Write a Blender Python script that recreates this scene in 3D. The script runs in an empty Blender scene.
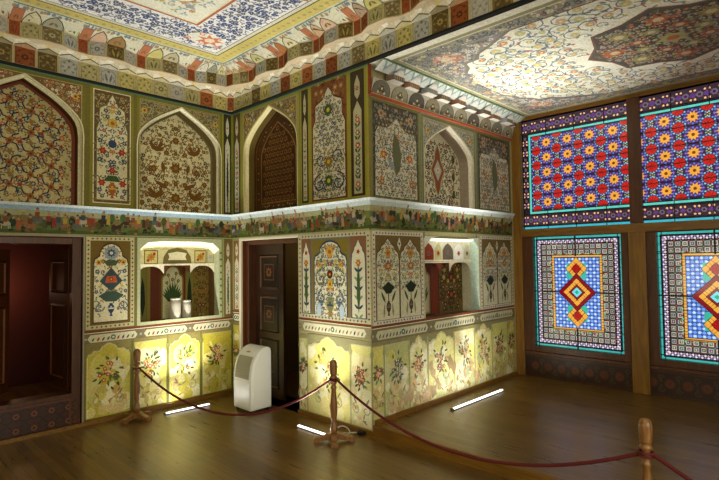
import bpy, bmesh, math, random
import numpy as np
from mathutils import Vector, Matrix

S = bpy.context.scene
COL = S.collection
PI = math.pi
random.seed(7)

# ------------------------------------------------------------------ camera
FPX, YAW, PITCH, ROLL = 511.41, 0.8015, 0.0385, -0.0131
fw = Vector((math.cos(PITCH)*math.sin(YAW), math.cos(PITCH)*math.cos(YAW), math.sin(PITCH)))
r0 = Vector((math.cos(YAW), -math.sin(YAW), 0)); u0_ = r0.cross(fw)
cr, sr = math.cos(ROLL), math.sin(ROLL)
rr = r0*cr + u0_*sr; uu = r0*(-sr) + u0_*cr
cd = bpy.data.cameras.new('camera'); cd.sensor_width = 36; cd.lens = FPX*36/719; cd.clip_start = .05
cam = bpy.data.objects.new('camera', cd); COL.objects.link(cam)
M = Matrix((rr, uu, -fw)).transposed().to_4x4(); M.translation = Vector((-3.9483, -6.3236, 1.8329))
cam.matrix_world = M; S.camera = cam

# ------------------------------------------------------------------ world, light, exposure
W = bpy.data.worlds.new('daylight'); S.world = W; W.use_nodes = True
bg = W.node_tree.nodes['Background']; bg.inputs[0].default_value = (.90, .96, 1.0, 1); bg.inputs[1].default_value = 1.08
S.view_settings.view_transform = 'Standard'; S.view_settings.look = 'None'
S.view_settings.exposure = .28; S.view_settings.gamma = 1
S.cycles.use_denoising = True
S.cycles.max_bounces = 6; S.cycles.transparent_max_bounces = 12

def area(name, loc, target, sx, sy, power, col):
    l = bpy.data.lights.new(name, 'AREA'); l.shape = 'RECTANGLE'; l.size = sx; l.size_y = sy
    l.energy = power; l.color = col
    o = bpy.data.objects.new(name, l); COL.objects.link(o); o.location = loc
    o.rotation_euler = (Vector(target)-Vector(loc)).to_track_quat('-Z', 'Z').to_euler()
    return o
# added fill lights, unseen behind and left of the camera, to brighten the hall
area('hall_back_fill', (-2.6, -9.3, 2.3), (-2.2, 0, 4.3), 4.2, 3.4, 172, (1, .95, .76))
area('hall_side_fill', (-5.1, -4.6, 2.2), (0, -3.6, 4.4), 3.2, 2.6, 66, (1, .94, .74))
def throw(name, loc, target, L, rz, power, spread=95):
    o = area(name, loc, target, L, .05, power, (1, .98, .88)); o.data.spread = math.radians(spread)
    return o
# upward throw of the light bars lying on the floor
throw('bay_bar_throw', (1.57, -2.97, .15), (1.68, -3.40, 3.9), .9, 0, 21, 52)
throw('wall_bar_throw', (-.835, -.30, .045), (-.80, -.30, 4), .55, 0, 20, 86)
throw('pier_bar_throw', (-.325, -2.1, .045), (-.36, -2.05, 4), .5, 0, 12, 80)
throw('bay_bar_glow', (1.57, -2.97, .15), (1.57, -2.8, 4), 1.1, 0, 8, 180)
throw('wall_bar_glow', (-.835, -.30, .045), (-.80, -.25, 4), .55, 0, 2.6, 180)
throw('pier_bar_glow', (-.325, -2.1, .045), (-.28, -2.05, 4), .5, 0, 2.6, 180)
def point_light(name, loc, power, col):
    l = bpy.data.lights.new(name, 'POINT'); l.energy = power; l.color = col; l.shadow_soft_size = .12
    o = bpy.data.objects.new(name, l); COL.objects.link(o); o.location = loc
point_light('antechamber_lamp', (-2.3, 2.35, 1.5), 6, (1, .6, .35))
point_light('passage_fill', (1.6, -.5, 2.1), 3.5, (1, .8, .5))  # added fill light, lifts the dark passage behind the carved door

# ------------------------------------------------------------------ materials
def lin(c):
    return tuple(((x/255)/12.92 if x/255 <= .04045 else ((x/255+.055)/1.055)**2.4) for x in c)

def mat_paint(name, rough=.62, grime=.28, scale=2.2, spec=.3):
    m = bpy.data.materials.new(name); m.use_nodes = True
    n = m.node_tree.nodes; l = m.node_tree.links; b = n['Principled BSDF']
    a = n.new('ShaderNodeAttribute'); a.attribute_name = 'Col'
    tc = n.new('ShaderNodeTexCoord')
    n1 = n.new('ShaderNodeTexNoise'); n1.inputs['Scale'].default_value = scale; n1.inputs['Detail'].default_value = 6
    n2 = n.new('ShaderNodeTexNoise'); n2.inputs['Scale'].default_value = scale*22; n2.inputs['Detail'].default_value = 3
    l.new(tc.outputs['Object'], n1.inputs['Vector']); l.new(tc.outputs['Object'], n2.inputs['Vector'])
    mx = n.new('ShaderNodeMath'); mx.operation = 'MULTIPLY_ADD'; l.new(n1.outputs['Fac'], mx.inputs[0]); mx.inputs[1].default_value = .6
    l.new(n2.outputs['Fac'], mx.inputs[2])
    mr = n.new('ShaderNodeMapRange'); l.new(mx.outputs[0], mr.inputs[0])
    mr.inputs[1].default_value = .55; mr.inputs[2].default_value = 1.05; mr.inputs[3].default_value = 1-grime; mr.inputs[4].default_value = 1+grime*.3
    vm = n.new('ShaderNodeVectorMath'); vm.operation = 'SCALE'
    l.new(a.outputs['Color'], vm.inputs[0]); l.new(mr.outputs[0], vm.inputs['Scale'])
    l.new(vm.outputs[0], b.inputs['Base Color'])
    b.inputs['Roughness'].default_value = rough; b.inputs['Specular IOR Level'].default_value = spec
    return m

def mat_wood(name, c1, c2, scale=6, rough=.35, axis=2, spec=.5):
    m = bpy.data.materials.new(name); m.use_nodes = True
    n = m.node_tree.nodes; l = m.node_tree.links; b = n['Principled BSDF']
    tc = n.new('ShaderNodeTexCoord'); mp = n.new('ShaderNodeMapping')
    s = [scale*5]*3; s[axis] = scale*.5; mp.inputs['Scale'].default_value = s
    l.new(tc.outputs['Object'], mp.inputs['Vector'])
    no = n.new('ShaderNodeTexNoise'); no.inputs['Scale'].default_value = 1.2; no.inputs['Detail'].default_value = 6
    no.inputs['Distortion'].default_value = .6
    l.new(mp.outputs[0], no.inputs['Vector'])
    cr_ = n.new('ShaderNodeValToRGB'); cr_.color_ramp.elements[0].position = .3; cr_.color_ramp.elements[1].position = .7
    cr_.color_ramp.elements[0].color = (*lin(c1), 1); cr_.color_ramp.elements[1].color = (*lin(c2), 1)
    l.new(no.outputs['Fac'], cr_.inputs[0]); l.new(cr_.outputs[0], b.inputs['Base Color'])
    bp = n.new('ShaderNodeBump'); bp.inputs['Strength'].default_value = .15; bp.inputs['Distance'].default_value = .01
    l.new(no.outputs['Fac'], bp.inputs['Height']); l.new(bp.outputs[0], b.inputs['Normal'])
    b.inputs['Roughness'].default_value = rough; b.inputs['Specular IOR Level'].default_value = spec
    return m

def mat_plain(name, c, rough=.5, metal=0, noise=.08, spec=.5):
    m = bpy.data.materials.new(name); m.use_nodes = True
    n = m.node_tree.nodes; l = m.node_tree.links; b = n['Principled BSDF']
    no = n.new('ShaderNodeTexNoise'); no.inputs['Scale'].default_value = 25; no.inputs['Detail'].default_value = 4
    mr = n.new('ShaderNodeMapRange'); l.new(no.outputs['Fac'], mr.inputs[0]); mr.inputs[3].default_value = 1-noise; mr.inputs[4].default_value = 1+noise
    vm = n.new('ShaderNodeVectorMath'); vm.operation = 'SCALE'; vm.inputs[0].default_value = lin(c)
    l.new(mr.outputs[0], vm.inputs['Scale']); l.new(vm.outputs[0], b.inputs['Base Color'])
    b.inputs['Roughness'].default_value = rough; b.inputs['Metallic'].default_value = metal
    b.inputs['Specular IOR Level'].default_value = spec
    return m

def mat_floor():
    m = bpy.data.materials.new('oak_boards'); m.use_nodes = True
    n = m.node_tree.nodes; l = m.node_tree.links; b = n['Principled BSDF']
    tc = n.new('ShaderNodeTexCoord'); mp = n.new('ShaderNodeMapping'); mp.inputs['Rotation'].default_value = (0, 0, PI/2)
    l.new(tc.outputs['Object'], mp.inputs['Vector'])
    br = n.new('ShaderNodeTexBrick'); br.inputs['Scale'].default_value = 1; br.inputs['Brick Width'].default_value = 1.9
    br.inputs['Row Height'].default_value = .085; br.inputs['Mortar Size'].default_value = .0018; br.inputs['Bias'].default_value = 0
    br.inputs['Color1'].default_value = (*lin((122, 92, 38)), 1); br.inputs['Color2'].default_value = (*lin((96, 70, 28)), 1)
    br.inputs['Mortar'].default_value = (*lin((42, 26, 10)), 1)
    l.new(mp.outputs[0], br.inputs['Vector'])
    mp2 = n.new('ShaderNodeMapping'); mp2.inputs['Scale'].default_value = (26, 1.6, 1); l.new(tc.outputs['Object'], mp2.inputs['Vector'])
    no = n.new('ShaderNodeTexNoise'); no.inputs['Scale'].default_value = 1.5; no.inputs['Detail'].default_value = 7
    l.new(mp2.outputs[0], no.inputs['Vector'])
    mr = n.new('ShaderNodeMapRange'); l.new(no.outputs['Fac'], mr.inputs[0]); mr.inputs[1].default_value = .25; mr.inputs[2].default_value = .75
    mr.inputs[3].default_value = .62; mr.inputs[4].default_value = 1.25
    vm = n.new('ShaderNodeVectorMath'); vm.operation = 'SCALE'; l.new(br.outputs[0], vm.inputs[0]); l.new(mr.outputs[0], vm.inputs['Scale'])
    l.new(vm.outputs[0], b.inputs['Base Color'])
    r2 = n.new('ShaderNodeMapRange'); l.new(no.outputs['Fac'], r2.inputs[0]); r2.inputs[3].default_value = .22; r2.inputs[4].default_value = .38
    l.new(r2.outputs[0], b.inputs['Roughness']); b.inputs['Specular IOR Level'].default_value = .75
    bp = n.new('ShaderNodeBump'); bp.inputs['Strength'].default_value = .08; bp.inputs['Distance'].default_value = .004
    l.new(no.outputs['Fac'], bp.inputs['Height']); l.new(bp.outputs[0], b.inputs['Normal'])
    return m

def mat_glass():
    m = bpy.data.materials.new('stained_glass'); m.use_nodes = True
    n = m.node_tree.nodes; l = m.node_tree.links; n.remove(n['Principled BSDF']); out = n['Material Output']
    a = n.new('ShaderNodeAttribute'); a.attribute_name = 'Col'
    tc = n.new('ShaderNodeTexCoord'); no = n.new('ShaderNodeTexNoise'); no.inputs['Scale'].default_value = 14
    l.new(tc.outputs['Object'], no.inputs['Vector'])
    mr = n.new('ShaderNodeMapRange'); l.new(no.outputs['Fac'], mr.inputs[0]); mr.inputs[3].default_value = .7; mr.inputs[4].default_value = 1.15
    vm = n.new('ShaderNodeVectorMath'); vm.operation = 'SCALE'; l.new(a.outputs['Color'], vm.inputs[0]); l.new(mr.outputs[0], vm.inputs['Scale'])
    t = n.new('ShaderNodeBsdfTransparent'); l.new(vm.outputs[0], t.inputs[0])
    g = n.new('ShaderNodeBsdfGlossy'); g.inputs['Roughness'].default_value = .08
    mx = n.new('ShaderNodeMixShader'); mx.inputs[0].default_value = .05
    l.new(t.outputs[0], mx.inputs[1]); l.new(g.outputs[0], mx.inputs[2]); l.new(mx.outputs[0], out.inputs[0])
    return m

def mat_emit(name, c, s):
    m = bpy.data.materials.new(name); m.use_nodes = True
    n = m.node_tree.nodes; l = m.node_tree.links; n.remove(n['Principled BSDF'])
    e = n.new('ShaderNodeEmission'); e.inputs[0].default_value = (*c, 1); e.inputs[1].default_value = s
    l.new(e.outputs[0], n['Material Output'].inputs[0]); return m

PAINT = mat_paint('painted_plaster')
PAINT_GLOSS = mat_paint('painted_wainscot', rough=.5, grime=.22, scale=3)
WOODP = mat_paint('painted_wood', rough=.4, grime=.35, scale=5, spec=.5)
GLASS = mat_glass()
OAK = mat_wood('honey_oak', (104, 70, 18), (138, 98, 28), 5, .4)
OAKH = mat_wood('honey_oak_horizontal', (104, 70, 20), (136, 96, 28), 5, .4, axis=1)
DARKW = mat_wood('dark_walnut', (64, 34, 14), (90, 50, 20), 5, .4)
DOORW = mat_wood('door_mahogany', (56, 28, 10), (84, 44, 16), 5, .38)
TURNED = mat_wood('turned_beech', (104, 68, 34), (152, 108, 62), 9, .32)
FLOORM = mat_floor()
LEAD = mat_plain('dark_lattice_wood', (26, 18, 14), .6)
REDROOM = mat_plain('red_brown_wall', (84, 28, 16), .8)
OLIVEROOM = mat_plain('olive_wall', (120, 100, 52), .8)
ROPE = mat_plain('burgundy_rope', (92, 8, 16), .75, noise=.25)
WHITEP = mat_plain('white_plastic', (238, 240, 240), .32, noise=.02)
GREYP = mat_plain('grey_grille', (158, 156, 140), .5)
BLACKP = mat_plain('black_rubber', (18, 18, 18), .5)
CERAM = mat_plain('white_ceramic', (188, 182, 166), .25, noise=.04)
MARB = mat_plain('pale_stone', (214, 205, 180), .5)
CASE = mat_plain('weathered_casing', (150, 136, 120), .6)
BRASS = mat_plain('brass', (190, 150, 60), .3, 1)
STEEL = mat_plain('brushed_steel', (170, 170, 168), .35, 1)
EMIT = mat_emit('lamp_tube', (1, .98, .92), 3)

# ------------------------------------------------------------------ palette (sRGB)
IV = (208, 199, 160); IVD = (176, 164, 118); CREAM = (226, 219, 190); WHITE = (236, 234, 222)
OLIVE = (118, 108, 46); OLIVED = (74, 78, 26); MUST = (140, 108, 34); BROWN = (84, 50, 20); DBR = (48, 30, 16)
REDB = (146, 62, 26); ORG = (186, 88, 40); RED = (166, 40, 30); BLUE = (50, 68, 104); DBLUE = (34, 42, 62)
TEAL = (70, 112, 104); GREEN = (64, 92, 44); DGREEN = (36, 52, 26); YEL = (196, 170, 54); PINK = (200, 140, 116)
SKYB = (150, 174, 190); GREY = (112, 112, 104); BLK = (20, 16, 12); PALEG = (166, 176, 132)

# ------------------------------------------------------------------ objects
def tag(o, label=None, cat=None, group=None, kind=None):
    if label: o['label'] = label
    if cat: o['category'] = cat
    if group: o['group'] = group
    if kind: o['kind'] = kind
    return o

def link(name, me, mats, parent=None, smooth=False):
    o = bpy.data.objects.new(name, me); COL.objects.link(o)
    for m in (mats if isinstance(mats, (list, tuple)) else [mats]): me.materials.append(m)
    if parent: o.parent = parent
    if smooth: me.polygons.foreach_set('use_smooth', [True]*len(me.polygons))
    return o

def empty(name, loc, rz=0):
    o = bpy.data.objects.new(name, None); COL.objects.link(o); o.location = loc; o.rotation_euler = (0, 0, rz)
    o.empty_display_size = .1
    return o

class Frame:
    """u right, v up, n towards the viewer"""
    def __init__(s, o, u, v):
        s.o, s.u, s.v = Vector(o), Vector(u), Vector(v); s.n = s.u.cross(s.v)
    def __call__(s, u, v, n=0): return s.o + s.u*u + s.v*v + s.n*n

class Paint:
    """collects coloured polygons of ONE mesh"""
    def __init__(s, fr): s.fr = fr; s.vs = []; s.fs = []; s.cs = []; s.base = 0; s.map = None; s.step = .0007
    def put(s, pts, col):
        i = len(s.vs); s.vs.extend(pts); s.fs.append(list(range(i, i+len(pts)))); s.cs.append(col)
    def p3(s, u, v, n):
        if s.map: return s.map(u, v, n)
        return s.fr(u, v, n)
    def poly(s, pts, col, l=1):
        n = s.base + l*s.step + random.random()*s.step*.6
        s.put([s.p3(a, b, n) for a, b in pts], col)
    def raw(s, pts3, col): s.put([s.fr(*p) for p in pts3], col)
    def rect(s, a, b, c, d, col, l=0): s.poly([(a, b), (c, b), (c, d), (a, d)], col, l)
    def flat(s, a, b, c, d, col, n=0): s.put([s.p3(a, b, n), s.p3(c, b, n), s.p3(c, d, n), s.p3(a, d, n)], col)
    def disc(s, u, v, r, col, l=2, n=8, ry=None):
        ry = ry or r
        s.poly([(u+r*math.cos(2*PI*k/n+.2), v+ry*math.sin(2*PI*k/n+.2)) for k in range(n)], col, l)
    def ring(s, a, b, c, d, w, col, l=1):
        s.rect(a, b, c, b+w, col, l); s.rect(a, d-w, c, d, col, l); s.rect(a, b+w, a+w, d-w, col, l); s.rect(c-w, b+w, c, d-w, col, l)
    def stroke(s, pts, w, col, l=2, taper=False):
        m = len(pts); L = []; R = []
        for i, (x, y) in enumerate(pts):
            a = pts[max(0, i-1)]; b = pts[min(m-1, i+1)]
            dx, dy = b[0]-a[0], b[1]-a[1]; k = math.hypot(dx, dy) or 1
            ww = w*.5*((1-.75*i/(m-1)) if taper else 1)
            L.append((x-dy/k*ww, y+dx/k*ww)); R.append((x+dy/k*ww, y-dx/k*ww))
        n = s.base + l*s.step + random.random()*s.step*.6
        for i in range(m-1):
            s.put([s.p3(R[i][0], R[i][1], n), s.p3(R[i+1][0], R[i+1][1], n), s.p3(L[i+1][0], L[i+1][1], n), s.p3(L[i][0], L[i][1], n)], col)
    def leaf(s, u, v, a, ln, w, col, l=2):
        c, d = math.cos(a), math.sin(a)
        f = lambda x, y: (u+x*c-y*d, v+x*d+y*c)
        s.poly([f(0, 0), f(ln*.35, -w*.5), f(ln*.75, -w*.35), f(ln, 0), f(ln*.75, w*.35), f(ln*.35, w*.5)], col, l)
    def flower(s, u, v, r, n, col, cc=None, l=3, rot=0, inner=.6):
        pts = []
        for k in range(2*n):
            q = r if k % 2 == 0 else r*inner
            pts.append((u+q*math.cos(PI*k/n+rot), v+q*math.sin(PI*k/n+rot)))
        s.poly(pts, col, l)
        if cc: s.disc(u, v, r*.38, cc, l+1, 6)
    def curl(s, u, v, r, a0, sg, w, col, l=2, turns=1.1):
        pts = []
        for k in range(9):
            t = k/8; a = a0+sg*turns*2*PI*t; q = r*(1-.8*t)
            pts.append((u+q*math.cos(a), v+q*math.sin(a)))
        s.stroke(pts, w, col, l)
    def box(s, a, b, c, d, n0, n1, col):
        P = [(a, b), (c, b), (c, d), (a, d)]
        s.raw([(x, y, n1) for x, y in P], col); s.raw([(x, y, n0) for x, y in reversed(P)], col)
        for i in range(4):
            p, q = P[i], P[(i+1) % 4]
            s.raw([(p[0], p[1], n0), (q[0], q[1], n0), (q[0], q[1], n1), (p[0], p[1], n1)], col)
    def build(s, name, mat, parent=None, kind=None, smooth=False):
        me = bpy.data.meshes.new(name); me.from_pydata([tuple(v) for v in s.vs], [], s.fs)
        at = me.color_attributes.new('Col', 'FLOAT_COLOR', 'CORNER')
        buf = []
        for f, c in zip(s.fs, s.cs):
            y = .3*c[0]+.55*c[1]+.15*c[2]; c = [min(244, max(6, 122+(q*.88+y*.12-122)*1.13)) for q in c]
            c = (*lin(c), 1.0); buf.extend(c*len(f))
        at.data.foreach_set('color', buf)
        me.update()
        o = link(name, me, mat, parent, smooth)
        if kind: o['kind'] = kind
        return o

def inpoly(pts):
    def f(x, y):
        c = False; j = len(pts)-1
        for i in range(len(pts)):
            xi, yi = pts[i]; xj, yj = pts[j]
            if (yi > y) != (yj > y) and x < (xj-xi)*(y-yi)/(yj-yi)+xi: c = not c
            j = i
        return c
    return f

def arab(P, inside, bb, s, vine, flowers, leaves, l=2, sym=None, w=None, seed=1, dens=1.0):
    """arabesque filling of a region: vines, curls, blossoms, leaves, mirrored about sym"""
    R = random.Random(seed); a, b, c, d = bb; s *= .84; w = (w or s*.13)*.9
    nu = max(1, int((c-a)/s)); nv = max(1, int((d-b)/s))
    for j in range(nv+1):
        for i in range(nu+1):
            x = a+(i+.5*(j % 2))*s+R.uniform(-.18, .18)*s; y = b+(j+.5)*s*.95+R.uniform(-.18, .18)*s
            if sym is not None and x > sym+.01: continue
            if R.random() > dens: continue
            q = R.random(); an = R.uniform(0, 2*PI); sg = R.choice((-1, 1)); rr_ = s*R.uniform(.3, .44); fc = R.choice(flowers); lc = R.choice(leaves)
            if not all(inside(x+e*s*.42, y+g*s*.42) for e, g in ((1, 0), (-1, 0), (0, 1), (0, -1))):
                if not inside(x, y): continue
                q = .99; 
            for m in ((1,) if sym is None or abs(x-sym) < .2*s else (1, -1)):
                X = x if m == 1 else 2*sym-x; A = an if m == 1 else PI-an; G = sg*m
                if q < .46:
                    P.flower(X, y, rr_*1.22, R.choice((5, 6, 8)) if m == 1 else 6, fc, IVD if fc != IVD else BROWN, l+1, A, .66)
                    P.leaf(X+s*.3*math.cos(A+PI), y+s*.3*math.sin(A+PI), A+PI, s*.55, s*.26, lc, l); P.leaf(X+s*.3*math.cos(A+1.6), y+s*.3*math.sin(A+1.6), A+1.6, s*.4, s*.2, lc, l)
                elif q < .80:
                    P.curl(X, y, s*.5, A, G, w*1.3, vine, l)
                    P.leaf(X+s*.45*math.cos(A), y+s*.45*math.sin(A), A+G*1.2, s*.5, s*.26, lc, l+1)
                    P.disc(X, y, s*.15, fc, l+1, 6)
                else:
                    P.leaf(X, y, A, s*.52, s*.26, lc, l); P.leaf(X, y, A+2.1, s*.52, s*.26, fc if q < .95 else lc, l+1); P.leaf(X, y, A+4.2, s*.46, s*.24, lc, l)

def border(P, a, b, c, d, w, base, dots, l=1, sp=None):
    P.ring(a, b, c, d, w, base, l)
    sp = sp or w*1.1
    def run(x0, y0, x1, y1):
        L = math.hypot(x1-x0, y1-y0); n = max(1, int(L/sp))
        for k in range(n):
            t = (k+.5)/n; P.flower(x0+(x1-x0)*t, y0+(y1-y0)*t, w*.36, 4, dots[k % len(dots)], None, l+1, 0, .5)
    run(a+w/2, b+w/2, a+w/2, d-w/2); run(c-w/2, b+w/2, c-w/2, d-w/2); run(a+w, b+w/2, c-w, b+w/2); run(a+w, d-w/2, c-w, d-w/2)

def vase(P, u, v, h, col, rim, l=4):
    w = h*.42
    pts = [(-.5, 0), (.5, 0), (.28, .12), (.22, .2), (.75, .38), (1, .6), (.8, .82), (.42, .92), (.6, 1), (-.6, 1), (-.42, .92), (-.8, .82), (-1, .6), (-.75, .38), (-.22, .2), (-.28, .12)]
    P.poly([(u+x*w*.6, v+y*h) for x, y in pts], col, l)
    P.rect(u-w*.5, v+h*.55, u+w*.5, v+h*.64, rim, l+1); P.disc(u, v+h*.72, h*.07, rim, l+1, 6)

def bouquet(P, u, v, w, h, cols, leaf=GREEN, l=3, seed=3, n=7):
    R = random.Random(seed)
    P.stroke([(u, v), (u, v+h*.92)], w*.03, leaf, l)
    for k in range(n):
        t = (k+.7)/n; y = v+h*t*.9; sp = w*.5*math.sin(PI*min(1, t*1.02))*.9+w*.06
        c = cols[k % len(cols)]
        for m in (-1, 1):
            P.stroke([(u, y-h*.07), (u+m*sp*.5, y+h*.01), (u+m*sp, y)], w*.025, leaf, l)
            P.flower(u+m*sp, y, w*.10, 6, c, IV, l+1, k)
            P.leaf(u+m*sp*.55, y+h*.01, PI/2-m*.9, w*.16, w*.06, leaf, l+1)
            P.leaf(u+m*sp*.8, y, -PI/2+m*.7, w*.13, w*.05, leaf, l+1)
    P.flower(u, v+h*.95, w*.13, 8, cols[0], YEL, l+2)
    P.flower(u, v+h*.52, w*.12, 8, cols[-1], YEL, l+2)

def carto_pts(a, b, c, d, style):
    m = (a+c)/2; hw = (c-a)/2
    if style == 'lobed':      # shouldered pointed top
        T = [(1, 0), (1, .66), (.82, .74), (.84, .80), (.80, .86), (.34, .90), (.2, .95), (0, 1)]
    elif style == 'round':    # trefoil rounded top
        T = [(1, 0), (1, .74), (.93, .80), (.78, .82), (.66, .84), (.62, .90), (.45, .96), (.22, .99), (0, 1)]
    elif style == 'ogee':
        T = [(1, 0), (1, .72), (.9, .82), (.62, .86), (.55, .90), (.3, .93), (0, 1)]
    else:
        T = [(1, 0), (1, .9), (.8, 1), (0, 1)]
    R = [(m+x*hw, b+y*(d-b)) for x, y in T]
    return R + [(2*m-x, y) for x, y in reversed(R[:-1])]

def cartouche(P, a, b, c, d, style, ground, inner, edge, gdots=None, l=1, seed=5):
    P.rect(a, b, c, d, ground, l)
    if gdots:
        pts = carto_pts(a+.02, b+.02, c-.02, d-.03, style); f = inpoly(pts)
        arab(P, lambda x, y: a < x < c and b < y < d and not f(x, y), (a, b, c, d), .06, gdots[0], gdots[1:], gdots, l+1, (a+c)/2, seed=seed)
    k = min(.035, (c-a)*.08)
    P.poly(carto_pts(a+k-.012, b+k-.012, c-k+.012, d-k+.02, style), edge, l+2)
    pts = carto_pts(a+k, b+k, c-k, d-k, style)
    P.poly(pts, inner, l+3)
    return pts

def cypress(P, a, b, c, d, ground, panel, tree, l=1):
    m = (a+c)/2; hw = (c-a)/2
    P.rect(a, b, c, d, ground, l)
    k = d-b
    panel = tuple(int(q*.86) for q in panel)
    P.poly([(m-hw*.62, b+.02), (m+hw*.62, b+.02), (m+hw*.62, b+k*.68), (m, b+k*.76), (m-hw*.62, b+k*.68)], panel, l+1)
    P.poly([(m, b+k*.77), (m+hw*.4, b+k*.81), (m+hw*.4, b+k*.9), (m, b+k*.97), (m-hw*.4, b+k*.9), (m-hw*.4, b+k*.81)], panel, l+1)
    P.flower(m, b+k*.86, hw*.3, 6, REDB, YEL, l+2)
    for q in range(14): P.leaf(m+(-1)**q*hw*.35, b+k*(.04+.045*q), PI/2+(-1)**q*.7, hw*.5, hw*.2, (TEAL, OLIVE, BLUE, GREY)[q % 4], l+2)
    n = 6 if k > 1.2 else 5
    for i in range(n):
        y = b+k*(.03+.62*i/n)
        if tree == 'motif':
            P.flower(m, y+k*.06, hw*.42, 6, (ORG, BLUE, GREEN, RED, MUST)[i % 5], IV, l+2)
            for s_ in (-1, 1): P.leaf(m, y, PI/2+s_*.7, hw*.7, hw*.25, GREEN, l+2)
        else:
            P.leaf(m, b+k*.05, PI/2, k*.56, hw*.5, tree, l+2); P.rect(m-hw*.08, b+.02, m+hw*.08, b+k*.1, BROWN, l+2); break

def arch_pts(hw, h):
    K = [(1, 0), (1, .15), (.955, .37), (.79, .555), (.545, .725), (.27, .868), (0, 1)]
    r = []
    for k in range(15):
        t = k/14*6; i = min(5, int(t)); f = t-i; g = lambda q: K[max(0, min(6, q))]
        p0, p1, p2, p3 = g(i-1), g(i), g(i+1), g(i+2)
        if i == 5: p3 = (2*p2[0]-p1[0], 2*p2[1]-p1[1])
        c = [.5*(2*b+(c_-a)*f+(2*a-5*b+4*c_-d)*f*f+(3*b-a-3*c_+d)*f**3) for a, b, c_, d in zip(p0, p1, p2, p3)]
        r.append((max(0, c[0])*hw if k < 14 else 0, c[1]*h))
    return r

def arch_outline(m, hw, vb, vs, va):
    r = [(m+x, vs+y) for x, y in arch_pts(hw, va-vs)]
    return [(m+hw, vb)] + r + [(2*m-x, y) for x, y in reversed(r[:-1])] + [(m-hw, vb)]   # right foot, over the apex, left foot

def arch_bay(P, u0, u1, vb, vt, hw, vs, va, depth, face, lip, reveal, back):
    """front face with a pointed arch cut in it, its reveal and its back; returns the back outline"""
    m = (u0+u1)/2; O = arch_outline(m, hw, vb, vs, va)
    P.flat(m+hw, vb, u1, vs, face); P.flat(u0, vb, m-hw, vs, face)
    half = [(x, y) for x, y in O[1:16]]
    for (x0, y0), (x1, y1) in zip(half, half[1:]):
        t0 = (y0-vs)/(vt-vs); t1 = (y1-vs)/(vt-vs)
        for sg in (1, -1):
            X = lambda x: m+sg*(x-m)
            q = [P.fr(X(x0), y0), P.fr(m+sg*(u1-m), y0), P.fr(m+sg*(u1-m), y1), P.fr(X(x1), y1)]
            P.put(q if sg == 1 else q[::-1], face)
    P.flat(u0, va, u1, vt, face)
    for i in range(len(O)-1):
        (x0, y0), (x1, y1) = O[i], O[i+1]
        xi = lambda x, y: (m+(x-m)*.945, vb+(y-vb)*.985 if y > vs else y)
        a0, a1 = xi(x0, y0), xi(x1, y1)
        P.raw([(x0, y0, 0), (x1, y1, 0), (x1, y1, -.03), (x0, y0, -.03)], lip)
        P.raw([(x0, y0, -.03), (x1, y1, -.03), (a1[0], a1[1], -.06), (a0[0], a0[1], -.06)], lip)
        P.raw([(a0[0], a0[1], -.06), (a1[0], a1[1], -.06), (a1[0], a1[1], -depth), (a0[0], a0[1], -depth)], reveal)
    # pale lip on the face
    big = arch_outline(m, hw+.014, vb, vs, va+.018)
    for i in range(len(O)-1):
        P.raw([(O[i][0], O[i][1], .004), (big[i][0], big[i][1], .004), (big[i+1][0], big[i+1][1], .004), (O[i+1][0], O[i+1][1], .004)], lip)
    B = [(m+(x-m)*.945, vb+(y-vb)*.985 if y > vs else y) for x, y in O]
    P.raw([(x, y, -depth) for x, y in B], back)
    P.raw([(m-hw, vb, 0), (m+hw, vb, 0), (m+hw, vb, -depth), (m-hw, vb, -depth)], lip)
    return B

def recess(P, a, b, c, d, depth, cols):
    """reveals of a rectangular opening: left, right, bottom, top"""
    L, R, B, T = cols
    P.raw([(a, b, 0), (a, d, 0), (a, d, -depth), (a, b, -depth)], L)
    P.raw([(c, b, 0), (c, b, -depth), (c, d, -depth), (c, d, 0)], R)
    P.raw([(a, b, 0), (a, b, -depth), (c, b, -depth), (c, b, 0)], B)
    P.raw([(a, d, 0), (c, d, 0), (c, d, -depth), (a, d, -depth)], T)

# ------------------------------------------------------------------ dimensions
L2, L3, YE = 2.6575, 3.1815, -7.64
XL, YB = -5.2, -9.5
HC, HFT, HFB, HR, HB = 3.945, 2.482, 2.15, 1.112, .107
HALLC, BAYC = 4.46, 3.92
F1 = Frame((0, 0, 0), (1, 0, 0), (0, 0, 1))          # far wall of the hall, u = x
F2 = Frame((0, 0, 0), (0, -1, 0), (0, 0, 1))         # pier wall, u = -y
F3 = Frame((0, -L2, 0), (1, 0, 0), (0, 0, 1))        # bay side wall, u = x
F4 = Frame((L3, 0, 0), (0, -1, 0), (0, 0, 1))        # window wall, u = -y

# ------------------------------------------------------------------ floors
def prism(name, a, b, c, d, z0, z1, mat, parent=None, kind=None):
    bm = bmesh.new(); bmesh.ops.create_cube(bm, size=1)
    bmesh.ops.scale(bm, vec=(c-a, d-b, z1-z0), verts=bm.verts); bmesh.ops.translate(bm, vec=((a+c)/2, (b+d)/2, (z0+z1)/2), verts=bm.verts)
    me = bpy.data.meshes.new(name); bm.to_mesh(me); bm.free()
    o = link(name, me, mat, parent)
    if kind: o['kind'] = kind
    return o
prism('floor', XL-.3, YB-.3, L3+.5, 3.2, -.15, 0, FLOORM, None, 'structure')
prism('floor', .03, YE, L3, -L2, .0, HB, FLOORM, None, 'structure')
prism('trim_6', -.005, YE, .03, -L2-.005, .0, HB+.004, OAKH, None, 'structure')

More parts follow.
